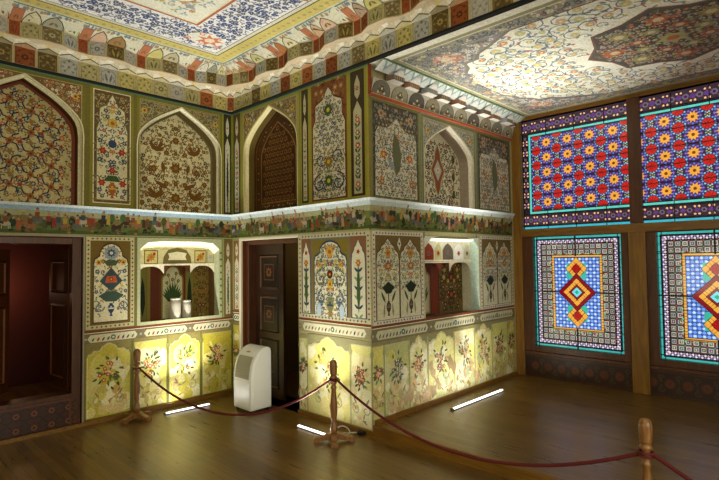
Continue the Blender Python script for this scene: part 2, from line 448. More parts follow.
# ------------------------------------------------------------------ wainscot
def rail(P, a, c, v0, v1, ground, cart, inks, n=1, gaps=()):
    P.rect(a, v0, c, v1, ground, 1)
    P.rect(a, v1-.03, c, v1, (120, 62, 30), 2); P.rect(a, v1-.035, c, v1-.028, CREAM, 3)
    w = (c-a)/n; h = v1-v0
    for i in range(n):
        x0 = a+i*w+w*.06; x1 = a+(i+1)*w-w*.06; y0 = v0+h*.12; y1 = v1-h*.34; k = h*.2
        P.poly([(x0+k, y0), (x1-k, y0), (x1, (y0+y1)/2), (x1-k, y1), (x0+k, y1), (x0, (y0+y1)/2)], cart, 3)
        m = int((x1-x0-2*k)/.055)
        for j in range(m):
            x = x0+k+(j+.5)*(x1-x0-2*k)/m
            if abs(j-(m-1)/2) < .8: P.disc(x, (y0+y1)/2, h*.2, inks[0], 4, 6, h*.2); P.disc(x, (y0+y1)/2, h*.09, cart, 5, 6)
            else: P.leaf(x-.012, y0+h*.06, PI/3, h*.34, h*.14, inks[(j) % len(inks)], 4)
        P.disc(max(a+.02, a+i*w), (y0+y1)/2, h*.2, GREY, 3, 6); P.disc(max(a+.02, a+i*w), (y0+y1)/2, h*.1, IVD, 4, 6)

def wains_panel(P, a, c, v0, v1, ground, style, seed, mot, white=.5, frame=TEAL, head=(136, 124, 68)):
    mix = lambda p, q, t: tuple(int(x*(1-t)+y*t) for x, y in zip(p, q))
    R = random.Random(seed); m = (a+c)/2; hw = (c-a)/2; H = v1-v0
    P.rect(a, v0, c, v1, ground, 1)
    # soft washes of paler and warmer paint, worn patches
    for k in range(46):
        x = R.uniform(a+.04, c-.04); y = v0+R.random()**1.3*H*.80; r = R.uniform(.03, .12)
        col = R.choice([(232, 226, 196), (226, 214, 140), (206, 196, 90), (222, 196, 150), (200, 204, 150), ground])
        if R.random() < white*.5: col = (236, 232, 208)
        col = mix(ground, col, R.uniform(.3, .8))
        n = 11; ph = R.random()*6
        P.poly([(min(c-.01, max(a+.01, x+r*(.7+.5*R.random())*math.cos(2*PI*i/n+ph))), max(v0+.01, y+r*1.25*(.7+.5*R.random())*math.sin(2*PI*i/n+ph))) for i in range(n)], col, 2+(k % 3)*.5)
    # head shape
    if style == 'notch':
        q = [(1, 1), (1, .86), (.80, .86), (.66, .90), (.42, .90), (.3, .95), (0, 1.0)]
        for sg in (1, -1): P.poly([(m+sg*x*hw, v0+y*H) for x, y in q][::sg], head, 4)
        for sg in (1, -1): P.stroke([(m+sg*x*hw*.96, v0+y*H-.012) for x, y in q[1:]], .014, mix(head, CREAM, .6), 5)
    elif style == 'flat':
        P.rect(a, v1-H*.05, c, v1, head, 4); P.rect(a, v1-H*.06, c, v1-H*.05, mix(head, CREAM, .5), 4)
    frame = mix(frame, ground, .35)
    P.rect(a, v0, a+.011, v1-H*.05, frame, 5); P.rect(c-.011, v0, c, v1-H*.05, frame, 5)
    P.rect(a+.014, v0, a+.022, v1-H*.14, (220, 214, 150), 5)
    for x in (a+.007, c-.007):
        P.disc(x, v1-H*.15, .018, frame, 6, 6, .035)
    for k in range(7):
        x = R.uniform(a+.05, c-.05); y = v0+H*R.uniform(.05, .42); r = R.uniform(.02, .06); ph = R.random()*6
        P.poly([(min(c-.015, max(a+.015, x+r*(.5+.8*R.random())*math.cos(i*.7+ph))), max(v0+.01, y+r*(.5+.8*R.random())*math.sin(i*.7+ph))) for i in range(9)], mix(ground, R.choice([(214, 160, 110), (240, 236, 214), (190, 170, 110), (226, 206, 170)]), .55), 5.2)
    # bouquet
    y = v0+H*.58
    for k in range(30):
        an = R.uniform(0, 2*PI); q = R.uniform(.02, 1)*hw*.66
        P.leaf(m+q*math.cos(an)*.8, y+q*math.sin(an)*1.15, an+R.uniform(-.8, .8), .06, .026, mix(R.choice([DGREEN, GREEN, (52, 66, 60), TEAL]), ground, .25), 6)
    for k in range(12):
        an = R.uniform(0, 2*PI); q = R.uniform(.0, 1)*hw*.45
        P.flower(m+q*math.cos(an), y+q*math.sin(an)*1.2, .032, 5, mix(mot[k % len(mot)], ground, .2), (220, 190, 150), 7, k)
    for sg in (1, -1):
        P.curl(m+sg*hw*.45, v0+H*.2, .07, PI/2, -sg, .012, (170, 160, 120), 6)
        P.leaf(m+sg*hw*.4, v0+H*.25, PI/2-sg*.6, .1, .025, (150, 130, 80), 6)
    for k in range(4):
        P.leaf(m+R.uniform(-.5, .5)*hw, v0+H*R.uniform(.05, .3), R.uniform(0, 6), .07, .02, R.choice([(176, 120, 80), (140, 140, 90)]), 6)

# ------------------------------------------------------------------ wall_north (the far wall with the doorway and the vase niche)
DL, DR = -3.11, -1.94          # doorway of the far wall
NL, NR, NB, NT = -1.30, -.215, 1.06, 2.10
Y1 = (192, 178, 58)
P = Paint(F1)
# plain carrier faces
P.flat(DR, 0, 0, NB, OLIVE); P.flat(DR, NB, NL, HFT, OLIVE); P.flat(NR, NB, 0, HFT, OLIVE); P.flat(NL, NT, NR, HFT, OLIVE)
P.flat(DL, HFB, DR, HFT, OLIVE); P.flat(XL, 0, DL, HFT, MUST)
P.flat(XL, HFT, -3.15, HC, OLIVE); P.flat(-1.93, HFT, -1.36, HC, OLIVE); P.flat(-.165, HFT, 0, HC, OLIVE); P.flat(XL, HC, 0, HALLC, OLIVE)
P.put([P.fr(XL, 0, -.5), P.fr(XL, HALLC, -.5), P.fr(DL, HALLC, -.5), P.fr(DL, 0, -.5)], MUST)
P.put([P.fr(DL, HFB, -.5), P.fr(DL, HALLC, -.5), P.fr(.4, HALLC, -.5), P.fr(.4, HFB, -.5)], MUST)
P.put([P.fr(DR, 0, -.5), P.fr(DR, HFB, -.5), P.fr(.4, HFB, -.5), P.fr(.4, 0, -.5)], MUST)
# upper zone: arch bay above the doorway
def spandrel(P, u0, u1, vs, vt, hw, va, ground, dots, seed, frame=OLIVE):
    m = (u0+u1)/2; O = arch_outline(m, hw+.03, vs-.2, vs, va+.035); f = inpoly(O)
    P.ring(u0+.012, vs-.9, u1-.012, vt-.03, .03, frame, 1)
    P.ring(u0+.045, vs-.9, u1-.045, vt-.065, .008, IVD, 2)
    for sg in (1, -1):
        half = O[1:16]; pts = [(x, y) for x, y in half if y < vt-.08] 
        top = vt-.08
        poly = [(m+(u1-.06-m), top)] 
        arc = [(x, y) for x, y in pts if x < u1-.06]
        if not arc: continue
        region = [(u1-.06, top)] + [(arc[-1][0], top)] + arc[::-1] + [(u1-.06, arc[0][1])]
        region = [(m+sg*(x-m), y) for x, y in region]
        P.poly(region, ground, 1)
        g = inpoly(region)
        arab(P, g, (min(x for x, _ in region), min(y for _, y in region), max(x for x, _ in region), top), .045, dots[0], dots[1:], dots, 2, None, .008, seed)
        P.flower(m+sg*(hw*.86), top-.13, .045, 6, YEL, RED, 4)

B = arch_bay(P, -3.15, -1.93, HFT, HC, .575, 3.20, 3.862, .17, OLIVE, (216, 208, 168), (96, 56, 26), (182, 168, 116))
P.base = -.17
mm = -2.54
f = inpoly([(x*.0+mm+(x-mm)*.97, y) for x, y in B])
bb = (-3.05, HFT, -2.03, 3.85)
# lattice of dark blue vine crosses with brown palmettes
for j in range(6):
    for i in range(6):
        x = mm+(i-2.5)*.2; y = 2.58+j*.235+(0 if i % 2 else .117)
        if not (f(x-.06, y+.1) and f(x+.06, y+.1)): continue
        for k in range(4):
            a = PI/4+k*PI/2
            P.stroke([(x+.02*math.cos(a), y+.02*math.sin(a)), (x+.07*math.cos(a+.35), y+.07*math.sin(a+.35)), (x+.125*math.cos(a), y+.125*math.sin(a))], .016, DBLUE, 2)
            P.curl(x+.10*math.cos(a+.5), y+.10*math.sin(a+.5), .03, a, 1, .009, BLUE, 2)
        P.flower(x, y, .042, 8, (150, 90, 34), (90, 60, 30), 4, 0, .7)
        P.flower(x+.1, y, .03, 5, REDB, None, 4)
        P.flower(x, y+.117, .034, 4, MUST, None, 4)
arab(P, f, bb, .085, MUST, [(150, 96, 40), MUST, BLUE, ORG], [MUST, BLUE, GREEN], 1, mm, .008, 3, .8)
for i in range(len(B)-1):       # red-brown edging inside the arch
    (x0, y0), (x1, y1) = B[i], B[i+1]
    s0 = (mm+(x0-mm)*.93, HFT+(y0-HFT)*.975); s1 = (mm+(x1-mm)*.93, HFT+(y1-HFT)*.975)
    P.poly([(x0, y0), (x1, y1), s1, s0], (124, 62, 32), 5)
P.base = 0
spandrel(P, -3.15, -1.93, 3.20, HC, .575, 3.862, (146, 92, 52), [IVD, OLIVE, GREEN, ORG, CREAM], 11, (120, 116, 34))
# upper pier panel with vase
def tall_panel(P, a, c, v0, v1, seed, gr=(104, 80, 44), border_c=(134, 128, 40), top='lobed', inner=IV):
    P.ring(a, v0, c, v1, .035, border_c, 1); P.ring(a+.035, v0+.035, c-.035, v1-.035, .01, CREAM, 1)
    pts = cartouche(P, a+.045, v0+.045, c-.045, v1-.045, top, gr, inner, (120, 110, 50), [IVD, OLIVE, (150, 120, 60)], 1, seed)
    return pts
pts = tall_panel(P, -1.89, -1.39, HFT+.02, HC-.03, 2)
m = -1.64; g = inpoly(pts)
arab(P, g, (-1.82, 2.95, -1.46, 3.85), .075, TEAL, [YEL, RED, BLUE, ORG, (90, 110, 60)], [GREEN, BLUE, OLIVE], 5, m, .009, 5)
arab(P, g, (-1.82, 2.6, -1.46, 2.95), .085, GREEN, [RED, ORG, BLUE], [GREEN, DGREEN, BLUE], 5, m, .009, 6, .7)
vase(P, m, 2.60, .19, (170, 90, 36), YEL, 7)
P.poly([(m-.1, 2.80), (m+.1, 2.80), (m+.05, 2.87), (m-.05, 2.87)], GREEN, 8)
for x, y in ((0, 2.93), (-.12, 2.78), (.12, 2.78), (-.11, 3.16), (.11, 3.16)): P.flower(m+x, y, .05, 6, RED, ORG, 9)
P.flower(m, 3.5, .07, 8, YEL, ORG, 8); P.disc(m, 3.25, .05, BLUE, 8)
# arch bay above the vase niche
B = arch_bay(P, -1.36, -.165, HFT, HC, .575, 3.20, 3.862, .17, OLIVE, (224, 218, 186), (128, 112, 66), (216, 206, 160))
mm = -.7625
f = inpoly([(mm+(x-mm)*.97, y) for x, y in B]); P.base = -.17
MB = (124, 84, 24)
def bird(P, x, y, s, m, col, l=4):
    q = lambda a, b: (x+m*a*s, y+b*s)
    P.poly([q(-.5, -.25), q(-.1, -.32), q(.3, -.15), q(.5, .25), q(.42, .5), q(.25, .52), q(.2, .3), q(-.05, .1), q(-.4, 0), q(-.9, .25)][::m], col, l)
    P.poly([q(-.1, .05), q(-.45, .5), q(-.75, .35), q(-.35, -.05)][::m], col, l+1)
for (dx, y, r) in ((0, 3.456, .055), (0, 3.085, .075), (0, 2.687, .075), (.30, 3.05, .052), (.30, 2.56, .04), (.42, 2.9, .045), (.13, 2.87, .04), (0, 2.88, .038), (.13, 3.28, .04), (.0, 3.28, .03), (.14, 2.56, .035), (.0, 3.62, .035), (.22, 3.5, .03), (.45, 2.6, .04)):
    for sg in ((1, -1) if dx else (1,)):
        P.flower(mm+sg*dx, y, r, 8, MB, (160, 116, 40), 4, 0, .72)
for sg in (1, -1):
    bird(P, mm+sg*.28, 3.33, .16, sg, MB); bird(P, mm+sg*.26, 2.72, .17, -sg, MB)
    P.leaf(mm+sg*.1, 2.8, PI/2-sg*1.1, .22, .06, MB, 4); P.leaf(mm+sg*.16, 3.02, PI/2-sg*.2, .14, .06, MB, 4)
    P.curl(mm+sg*.3, 3.05, .12, 0, sg, .014, MB, 3, .8); P.curl(mm+sg*.15, 3.45, .1, 0, sg, .012, MB, 3, .8)
    P.curl(mm+sg*.38, 2.75, .12, PI/2, sg, .014, MB, 3, .8); P.curl(mm+sg*.1, 2.68, .11, PI, sg, .012, MB, 3, .8)
arab(P, f, (-1.25, HFT, -.27, 3.8), .072, MB, [MB, MB, (60, 60, 40)], [MB, (150, 110, 50)], 1, mm, .009, 8, .85)
for i in range(len(B)-1):
    (x0, y0), (x1, y1) = B[i], B[i+1]
    s0 = (mm+(x0-mm)*.94, HFT+(y0-HFT)*.978); s1 = (mm+(x1-mm)*.94, HFT+(y1-HFT)*.978)
    P.poly([(x0, y0), (x1, y1), s1, s0], (120, 112, 70), 5)
P.base = 0
spandrel(P, -1.36, -.165, 3.20, HC, .575, 3.862, (168, 154, 104), [OLIVED, (110, 96, 60), GREEN, (150, 90, 50), BLUE], 12, (128, 124, 40))
cypress(P, -.14, HFT+.02, -.02, HC-.03, (66, 62, 36), CREAM, DGREEN, 2)
P.rect(-.165, HFT, -.14, HC, (146, 142, 52), 2); P.rect(-.02, HFT, 0, HC, (120, 128, 44), 2)
P.rect(XL, HC-.035, 0, HC-.02, (96, 140, 110), 6)
# beyond the doorway (left, outside the photograph) the scheme repeats more simply
tall_panel(P, -3.7, -3.2, HFT+.02, HC-.03, 9); tall_panel(P, -3.7, -3.2, NB+.03, HFB-.03, 10, top='round')
tall_panel(P, -4.9, -3.8, HFT+.02, HC-.03, 19); tall_panel(P, -4.9, -3.8, NB+.03, HFB-.03, 20, top='round')
wains_panel(P, -3.7, -3.15, .06, .98, Y1, 'notch', 77, [ORG, RED, YEL]); wains_panel(P, -5.1, -3.75, .06, 1.0, Y1, 'flat', 78, [ORG, RED, YEL])
# lower pier panel
P.ring(-1.935, NB, -1.375, HFB, .055, (120, 112, 60), 1); border(P, -1.92, NB+.01, -1.375, HFB-.01, .045, (186, 178, 130), [BLUE, REDB, GREEN], 2)
pts = cartouche(P, -1.87, NB+.055, -1.42, HFB-.06, 'round', (112, 88, 26), IV, BROWN, None, 2)
g = inpoly(pts); m = -1.645
arab(P, g, (-1.83, 1.2, -1.46, 2.08), .07, BLUE, [YEL, BLUE, MUST, RED], [GREEN, TEAL, OLIVE], 5, m, .009, 21, .8)
P.poly([(m-.13, 1.62), (m, 1.5), (m+.13, 1.62), (m, 1.78)], (58, 74, 78), 8); P.poly([(m-.07, 1.60), (m+.07, 1.60), (m+.05, 1.68), (m-.05, 1.68)], ORG, 9)
P.poly([(m-.14, 1.45), (m-.06, 1.38), (m+.06, 1.38), (m+.14, 1.45), (m+.05, 1.50), (m-.05, 1.50)], (60, 84, 70), 8)
P.poly([(m-.09, 1.86), (m+.09, 1.86), (m+.05, 1.80), (m-.05, 1.80)], (70, 92, 50), 8); P.disc(m, 1.95, .08, (140, 150, 150), 8, 10); P.flower(m, 1.95, .055, 8, BLUE, IV, 9)
vase(P, m, 1.21, .15, BLUE, IV, 8); P.flower(m, 1.64, .03, 6, RED, YEL, 10)
for sg in (1, -1): P.curl(m+sg*.13, 1.32, .06, 0, sg, .014, (90, 110, 120), 7); P.flower(m+sg*.14, 1.84, .045, 6, (196, 160, 60), REDB, 8)
# strip between the niche and the corner, and around the niche
cypress(P, -.135, NB+.02, -.02, HFB-.02, (120, 96, 50), CREAM, (60, 100, 40), 2)
P.rect(-.165, NB, -.14, HFB, (150, 156, 90), 2)
P.ring(NL-.04, NB-.0, NR+.04, NT+.04, .04, (176, 180, 140), 2)
for k in range(10):
    P.disc(-.19, NB+.08+k*.09, .016, (90, 110, 80), 4, 6)
# wainscot: rail and panels
rail(P, DR, 0, .90, NB, (122, 108, 72), (200, 192, 156), [TEAL, RED, BLUE, GREEN], 3)
xs = [(-1.92, -1.41, 'notch'), (-1.38, -.96, 'flat'), (-.94, -.50, 'notch'), (-.48, -.02, 'flat')]
for i, (a, c, st) in enumerate(xs):
    wains_panel(P, a, c, .06, .91, [Y1, (204, 192, 84), (206, 192, 70), (186, 172, 54)][i], st, 31+i, [RED, ORG, (200, 160, 70)], [.1, .8, .6, .2][i], (92, 100, 62))
recess(P, DL, 0, DR, HFB, .5, (BROWN, BROWN, BROWN, BROWN))
# niche body
D1, D2 = .13, .27
P.raw([(NL, NB, 0), (NL, NT, 0), (NL, NT, -D1), (NL, NB, -D1)], PALEG)
P.raw([(NR, NB, 0), (NR, NB, -D1), (NR, NT, -D1), (NR, NT, 0)], (180, 186, 150))
VH = 1.80
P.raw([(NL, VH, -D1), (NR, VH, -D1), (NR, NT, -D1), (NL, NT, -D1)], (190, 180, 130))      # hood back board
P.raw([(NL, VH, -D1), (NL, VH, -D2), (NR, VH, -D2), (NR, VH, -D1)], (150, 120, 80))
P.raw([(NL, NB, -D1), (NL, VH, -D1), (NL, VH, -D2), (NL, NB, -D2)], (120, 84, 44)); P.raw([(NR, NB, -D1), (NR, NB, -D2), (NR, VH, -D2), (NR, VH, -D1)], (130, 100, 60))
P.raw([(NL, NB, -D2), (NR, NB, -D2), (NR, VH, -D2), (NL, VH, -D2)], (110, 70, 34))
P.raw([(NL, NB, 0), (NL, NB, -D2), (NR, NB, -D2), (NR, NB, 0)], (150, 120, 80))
# vaulted hood: facets stepping out to the front edge
hood = [(NL, NT-.10), (NL+.09, NT-.02), (NL+.28, NT), (NR-.28, NT), (NR-.09, NT-.02), (NR, NT-.10)]
for (x0, y0), (x1, y1) in zip(hood, hood[1:]):
    P.raw([(x0, y0, 0), (x1, y1, 0), (x1, y1-.05, -.12), (x0, y0-.05, -.12)], (232, 226, 190))
    P.raw([(x0, y0-.05, -.12), (x1, y1-.05, -.12), (x1, y1-.07, -D1), (x0, y0-.07, -D1)], (214, 206, 160))
P.raw([(NL, NT-.10, 0), (NL+.09, NT-.02, 0), (NL+.28, NT, 0), (NL, NT, 0)], (176, 180, 140)); P.raw([(NR, NT-.10, 0), (NR, NT, 0), (NR-.28, NT, 0), (NR-.09, NT-.02, 0)], (176, 180, 140))
P.base = -D1
for k in range(9):
    x = NL+.12+k*.105
    P.stroke([(x-.05, 2.02), (x, 1.99), (x+.05, 2.02)], .01, (170, 160, 110), 1)
for (a, c) in ((NL+.10, NL+.28), (NR-.30, NR-.12)):
    P.ring(a, VH+.01, c, VH+.19, .012, (96, 84, 34), 2); P.rect(a+.012, VH+.022, c-.012, VH+.178, (190, 172, 100), 1)
    P.flower((a+c)/2, VH+.1, .06, 8, (150, 130, 40), ORG, 3); P.flower((a+c)/2-.04, VH+.06, .025, 5, RED, None, 4); P.flower((a+c)/2+.04, VH+.14, .025, 5, RED, None, 4)
P.ring(NR-.11, VH+.01, NR-.01, VH+.19, .008, (130, 130, 100), 2); P.disc(NR-.06, VH+.1, .03, (150, 160, 160), 3)
m = (NL+NR)/2
P.poly([(m-.20, VH), (m+.20, VH), (m+.19, VH+.10), (m+.13, VH+.19), (m, VH+.225), (m-.13, VH+.19), (m-.19, VH+.10)], (110, 96, 46), 2)
P.poly([(m-.13, VH+.06), (m+.13, VH+.06), (m+.11, VH+.1), (m+.13, VH+.15), (m, VH+.17), (m-.13, VH+.15), (m-.11, VH+.1)], (206, 198, 160), 3)
P.ring(NL, VH-.012, NR, VH+.012, .012, CREAM, 4)
P.base = 0
# scalloped lower lip of the hood
for x0, x1 in ((NL, NL+.36), (NL+.36, NR-.36), (NR-.36, NR)):
    pts_ = []
    for k in range(9):
        t = k/8; y = VH-.02-.10*abs(2*t-1)**3
        pts_.append((x0+(x1-x0)*t, y))
    for (a, b), (c, d) in zip(pts_, pts_[1:]):
        P.raw([(a, b, -D1-.002), (c, d, -D1-.002), (c, VH, -D1-.002), (a, VH, -D1-.002)], CREAM if x0 != NL+.36 else (100, 56, 30))
P.base = -D2
def grove(P, a, c, v0, v1, gr, seed):
    P.rect(a, v0, c, v1, gr, 1); P.ring(a, v0, c, v1, .014, MUST, 2)
cols_ = [(NL+.02, NL+.24, (140, 130, 56)), (NL+.24, NL+.36, (110, 52, 26)), (NL+.36, NR-.36, None), (NR-.40, NR-.30, (110, 52, 26)), (NR-.32, NR-.01, (140, 112, 50))]
for a, c, gr in cols_[:2]+cols_[3:]: P.rect(a, NB, c, VH, gr, 1)
P.rect(NL, NB, NL+.045, VH, (150, 120, 60), 3)
for x in (NL+.14, NR-.30):
    P.ring(x-.06, NB+.02, x+.06, VH-.02, .012, MUST, 3); P.rect(x-.05, NB+.03, x+.05, VH-.03, (130, 128, 60), 2); P.leaf(x, NB+.06, PI/2, .52, .07, DGREEN, 4)
arab(P, lambda x, y: NR-.23 < x < NR-.02 and NB < y < VH, (NR-.23, NB, NR-.02, VH), .09, OLIVED, [REDB, MUST, (120, 40, 20)], [GREEN, OLIVED], 3, NR-.12, .01, 41)
pts = carto_pts(m-.155, NB+.02, m+.155, VH-.01, 'round'); P.poly(pts, (150, 120, 50), 2)
pts = carto_pts(m-.135, NB+.03, m+.135, VH-.03, 'round'); P.poly(pts, (206, 204, 160), 3)
for k in range(11):
    a = PI/2+(k-5)*.16; P.leaf(m, NB+.22, a, .30-.02*abs(k-5), .035, GREEN, 5)
for x, y in ((-.06, 1.66), (.05, 1.68), (0, 1.60), (.08, 1.58), (-.08, 1.56)): P.flower(m+x, y, .028, 5, (60, 60, 70), YEL, 6); P.stroke([(m, 1.4), (m+x, y)], .007, DGREEN, 5)
P.base = 0
P.build('wall_north', PAINT, None, 'structure')

# ------------------------------------------------------------------ wall_east (the pier wall with the carved door)
P = Paint(F2); N2 = 1.15
EL, ER = .213, 1.459
P.flat(0, 0, EL, HFT, OLIVE); P.flat(EL, HFB, ER, HFT, OLIVE); P.flat(ER, 0, L2, HFT, IVD)
P.flat(0, HFT, .24, HC, OLIVE); P.flat(1.505, HFT, L2, HC, OLIVE); P.flat(0, HC, -YB, HALLC, (120, 100, 50))
recess(P, EL, 0, ER, HFB, .4, ((120, 60, 30), OLIVE, BROWN, BROWN))
B = arch_bay(P, .24, 1.505, HFT, HC, .58, 3.20, 3.860, .15, (150, 140, 84), (214, 204, 150), (110, 92, 44), (78, 46, 16))
mm = .8725; P.base = -.15
f = inpoly([(mm+(x-mm)*.93, HFT+(y-HFT)*.965) for x, y in B])
sc = lambda k, h, dv=0: [(mm+(x-mm)*k, HFT+(y-HFT)*h+dv) for x, y in B]
P.poly(sc(.93, .975), (120, 84, 34), 1); P.poly(sc(.90, .965), (76, 46, 16), 2)
P.poly([(x, y+ .12 if y < 2.6 else y) for x, y in sc(.70, .89)], (146, 104, 44), 3); P.poly([(x, y+.14 if y < 2.6 else y) for x, y in sc(.67, .875)], (66, 36, 12), 4)
f2 = inpoly([(x, y+.14 if y < 2.6 else y) for x, y in sc(.66, .87)])
for j in range(12):           # interlaced carved screen
    for i in range(10):
        x = mm+(i-4.5)*.085+(.0425 if j % 2 else 0); y = 2.66+j*.085
        if f2(x, y+.03) and f2(x-.03, y) and f2(x+.03, y):
            P.flower(x, y, .046, 6, (140, 98, 40), (60, 32, 10), 5, PI/6, .55); P.curl(x, y, .04, i, 1, .008, (96, 60, 22), 7)
f3 = inpoly(sc(.88, .955))
arab(P, lambda x, y: f3(x, y) and not f2(x, y) and not f2(x-.05, y) and not f2(x+.05, y), (.35, HFT+.02, 1.4, 3.7), .06, (100, 66, 28), [(110, 72, 28), (96, 60, 24)], [(90, 56, 22)], 3, mm, .008, 51)
P.base = 0
spandrel(P, .24, 1.505, 3.20, HC, .58, 3.860, (158, 134, 88), [OLIVED, (150, 90, 50), GREEN, BLUE, IV], 14, (150, 150, 60))
P.rect(0, HFT, .03, HC, (134, 140, 50), 2); P.rect(.21, HFT, .24, HC, (150, 150, 60), 2); cypress(P, .04, HFT+.02, .20, HC-.03, (100, 80, 40), CREAM, 'motif', 2)
GB = (150, 144, 50)
for a, c in ((1.515, 1.70), (2.36, 2.63)):
    P.ring(a, HFT+.01, c, HC-.02, .035, GB, 1); P.ring(a+.032, HFT+.04, c-.032, HC-.05, .006, DBR, 3)
    cypress(P, a+.035, HFT+.045, c-.035, HC-.055, (70, 58, 34), IV, 'motif', 2)
P.ring(1.70, HFT+.01, 2.36, HC-.02, .03, GB, 1)
P.rect(1.73, HFT+.04, 2.33, HC-.05, (132, 74, 36), 1)
arab(P, lambda x, y: y > 3.45 and 1.76 < x < 2.30, (1.74, 3.45, 2.32, HC-.06), .1, BROWN, [BROWN, (164, 110, 60)], [BROWN, OLIVE], 2, 2.03, .01, 52)
pts = carto_pts(1.76, HFT+.06, 2.30, HC-.12, 'lobed'); P.poly(carto_pts(1.75, HFT+.05, 2.31, HC-.10, 'lobed'), BROWN, 4); P.poly(pts, (200, 192, 160), 5)
g = inpoly(pts); arab(P, g, (1.76, 2.55, 2.30, 3.8), .068, BLUE, [BLUE, MUST, GREY, (120, 96, 60), GREEN], [GREEN, GREY, BLUE], 6, 2.03, .009, 53)
for y, r, c in ((3.56, .075, GREEN), (2.96, .07, MUST), (2.74, .075, GREEN), (3.2, .05, GREY)): P.flower(2.03, y, r, 8, c, YEL, 9, 0, .75)
for sg in (1, -1): P.curl(2.03+sg*.15, 2.72, .12, PI/2, -sg, .02, BLUE, 8); P.curl(2.03+sg*.13, 3.0, .1, 0, sg, .016, (70, 80, 90), 8)
P.rect(2.63, HFT, L2, HC, (160, 152, 60), 2)
P.rect(0, HC-.035, L2, HC-.02, (96, 140, 110), 6)
# lower zone
P.rect(0, .99, .17, HFB, (150, 140, 90), 1); cypress(P, .03, N2, .18, HFB-.03, (130, 96, 54), CREAM, 'motif', 2)
wains_panel(P, 0, .18, .06, .99, Y1, 'flat', 61, [RED, ORG]); rail(P, 0, .2, .99, N2, (110, 98, 66), CREAM, [TEAL, RED], 1)
border(P, 1.47, N2, L2-.005, HFB-.01, .05, (190, 184, 150), [BLUE, REDB, GREEN, GREY], 1)
for a, c in ((1.525, 1.70), (2.36, 2.60)):
    P.rect(a, N2+.05, c, HFB-.06, (132, 92, 60), 2); m = (a+c)/2; hw = (c-a)/2
    P.poly(carto_pts(a+.01, N2+.05, c-.01, HFB-.09, 'ogee'), BLUE, 3); P.poly(carto_pts(a+.02, N2+.06, c-.02, HFB-.10, 'ogee'), (206, 202, 172), 4)
    P.leaf(m, N2+.1, PI/2, .55, .055, (70, 92, 50), 6); P.flower(m, 1.80, .045, 6, ORG, YEL, 6); P.flower(m, 1.92, .03, 5, RED, None, 6)
    for k in range(6):
        for sg in (1, -1): P.leaf(m, 1.2+k*.1, PI/2-sg*.9, hw*.7, .03, BLUE if k % 2 else (120, 140, 110), 5)
P.ring(1.70, N2+.05, 2.36, HFB-.06, .02, GREY, 2)
P.rect(1.72, N2+.06, 2.34, HFB-.08, (128, 112, 40), 2)
pts = carto_pts(1.765, N2+.05, 2.295, HFB-.11, 'round'); P.poly(carto_pts(1.75, N2+.05, 2.31, HFB-.09, 'round'), BLUE, 3); P.poly(pts, (208, 204, 176), 4)
g = inpoly(pts); m = 2.03
arab(P, g, (1.78, 1.2, 2.28, 2.02), .068, BLUE, [YEL, ORG, BLUE, GREY], [GREEN, TEAL, GREY], 5, m, .01, 54)
vase(P, m, 1.19, .22, (120, 124, 80), BLUE, 9)
P.flower(m, 1.93, .075, 8, (200, 160, 50), ORG, 9); P.disc(m, 1.67, .05, DGREEN, 9); P.flower(m, 1.67, .035, 5, RED, YEL, 10); P.flower(m, 1.79, .03, 6, RED, YEL, 10); P.flower(m, 1.56, .06, 8, YEL, ORG, 9)
for sg in (1, -1):
    P.curl(m+sg*.15, 1.62, .11, PI/2, -sg, .013, (84, 96, 92), 8); P.curl(m+sg*.14, 1.4, .09, PI/2, -sg, .018, (90, 110, 130), 8); P.disc(m+sg*.19, 1.26, .04, (170, 186, 200), 8, 10, .08); P.flower(m+sg*.17, 1.78, .04, 6, YEL, ORG, 9)
# wainscot
rail(P, 1.465, L2, .985, N2, (150, 142, 104), (212, 206, 172), [TEAL, (150, 130, 110), BLUE, (170, 130, 90)], 1)
wains_panel(P, 1.465, 1.62, .06, .95, (200, 196, 120), 'flat', 62, [RED, BLUE], .8, (140, 146, 112), (150, 146, 104))
wains_panel(P, 1.62, 2.34, .06, .97, (218, 208, 116), 'notch', 63, [(206, 150, 80), (190, 90, 60), (200, 180, 120)], 1.0, (140, 146, 112), (150, 146, 104))
wains_panel(P, 2.34, L2, .06, .97, (216, 210, 130), 'flat', 64, [RED, ORG], .9, (140, 146, 112), (150, 146, 104))
P.build('wall_east', PAINT_GLOSS, None, 'structure')

# ------------------------------------------------------------------ wall_alcove (side wall of the window bay)
P = Paint(F3)
HO = 3.60
QL, QR = .945, 2.155
P.flat(0, HB, L3, HR, IVD); P.flat(0, HR, QL, HFT, IVD); P.flat(QR, HR, L3, HFT, IVD); P.flat(QL, 2.105, QR, HFT, IVD)
P.flat(0, HFT, .91, HO, IVD); P.flat(2.13, HFT, L3, HO, IVD); P.flat(0, HO, L3, BAYC, IVD)
P.flat(0, 0, L3, HB, BROWN)
B = arch_bay(P, .91, 2.13, HFT, HO, .545, 2.99, 3.515, .2, (150, 152, 124), (214, 206, 186), (158, 142, 126), (204, 198, 168))
mm = 1.52; f = inpoly([(mm+(x-mm)*.97, y) for x, y in B]); P.base = -.2
arab(P, f, (1.04, HFT, 2.0, 3.4), .085, DBLUE, [(70, 66, 50), DBLUE, (140, 70, 40), (96, 92, 60)], [DBLUE, (90, 80, 50), GREY], 1, mm, .012, 71, .95)
P.poly([(mm, 2.62), (mm+.07, 2.74), (mm+.08, 2.82), (mm+.16, 2.98), (mm+.08, 3.13), (mm+.07, 3.22), (mm, 3.34), (mm-.07, 3.22), (mm-.08, 3.13), (mm-.16, 2.98), (mm-.08, 2.82), (mm-.07, 2.74)], IVD, 5)
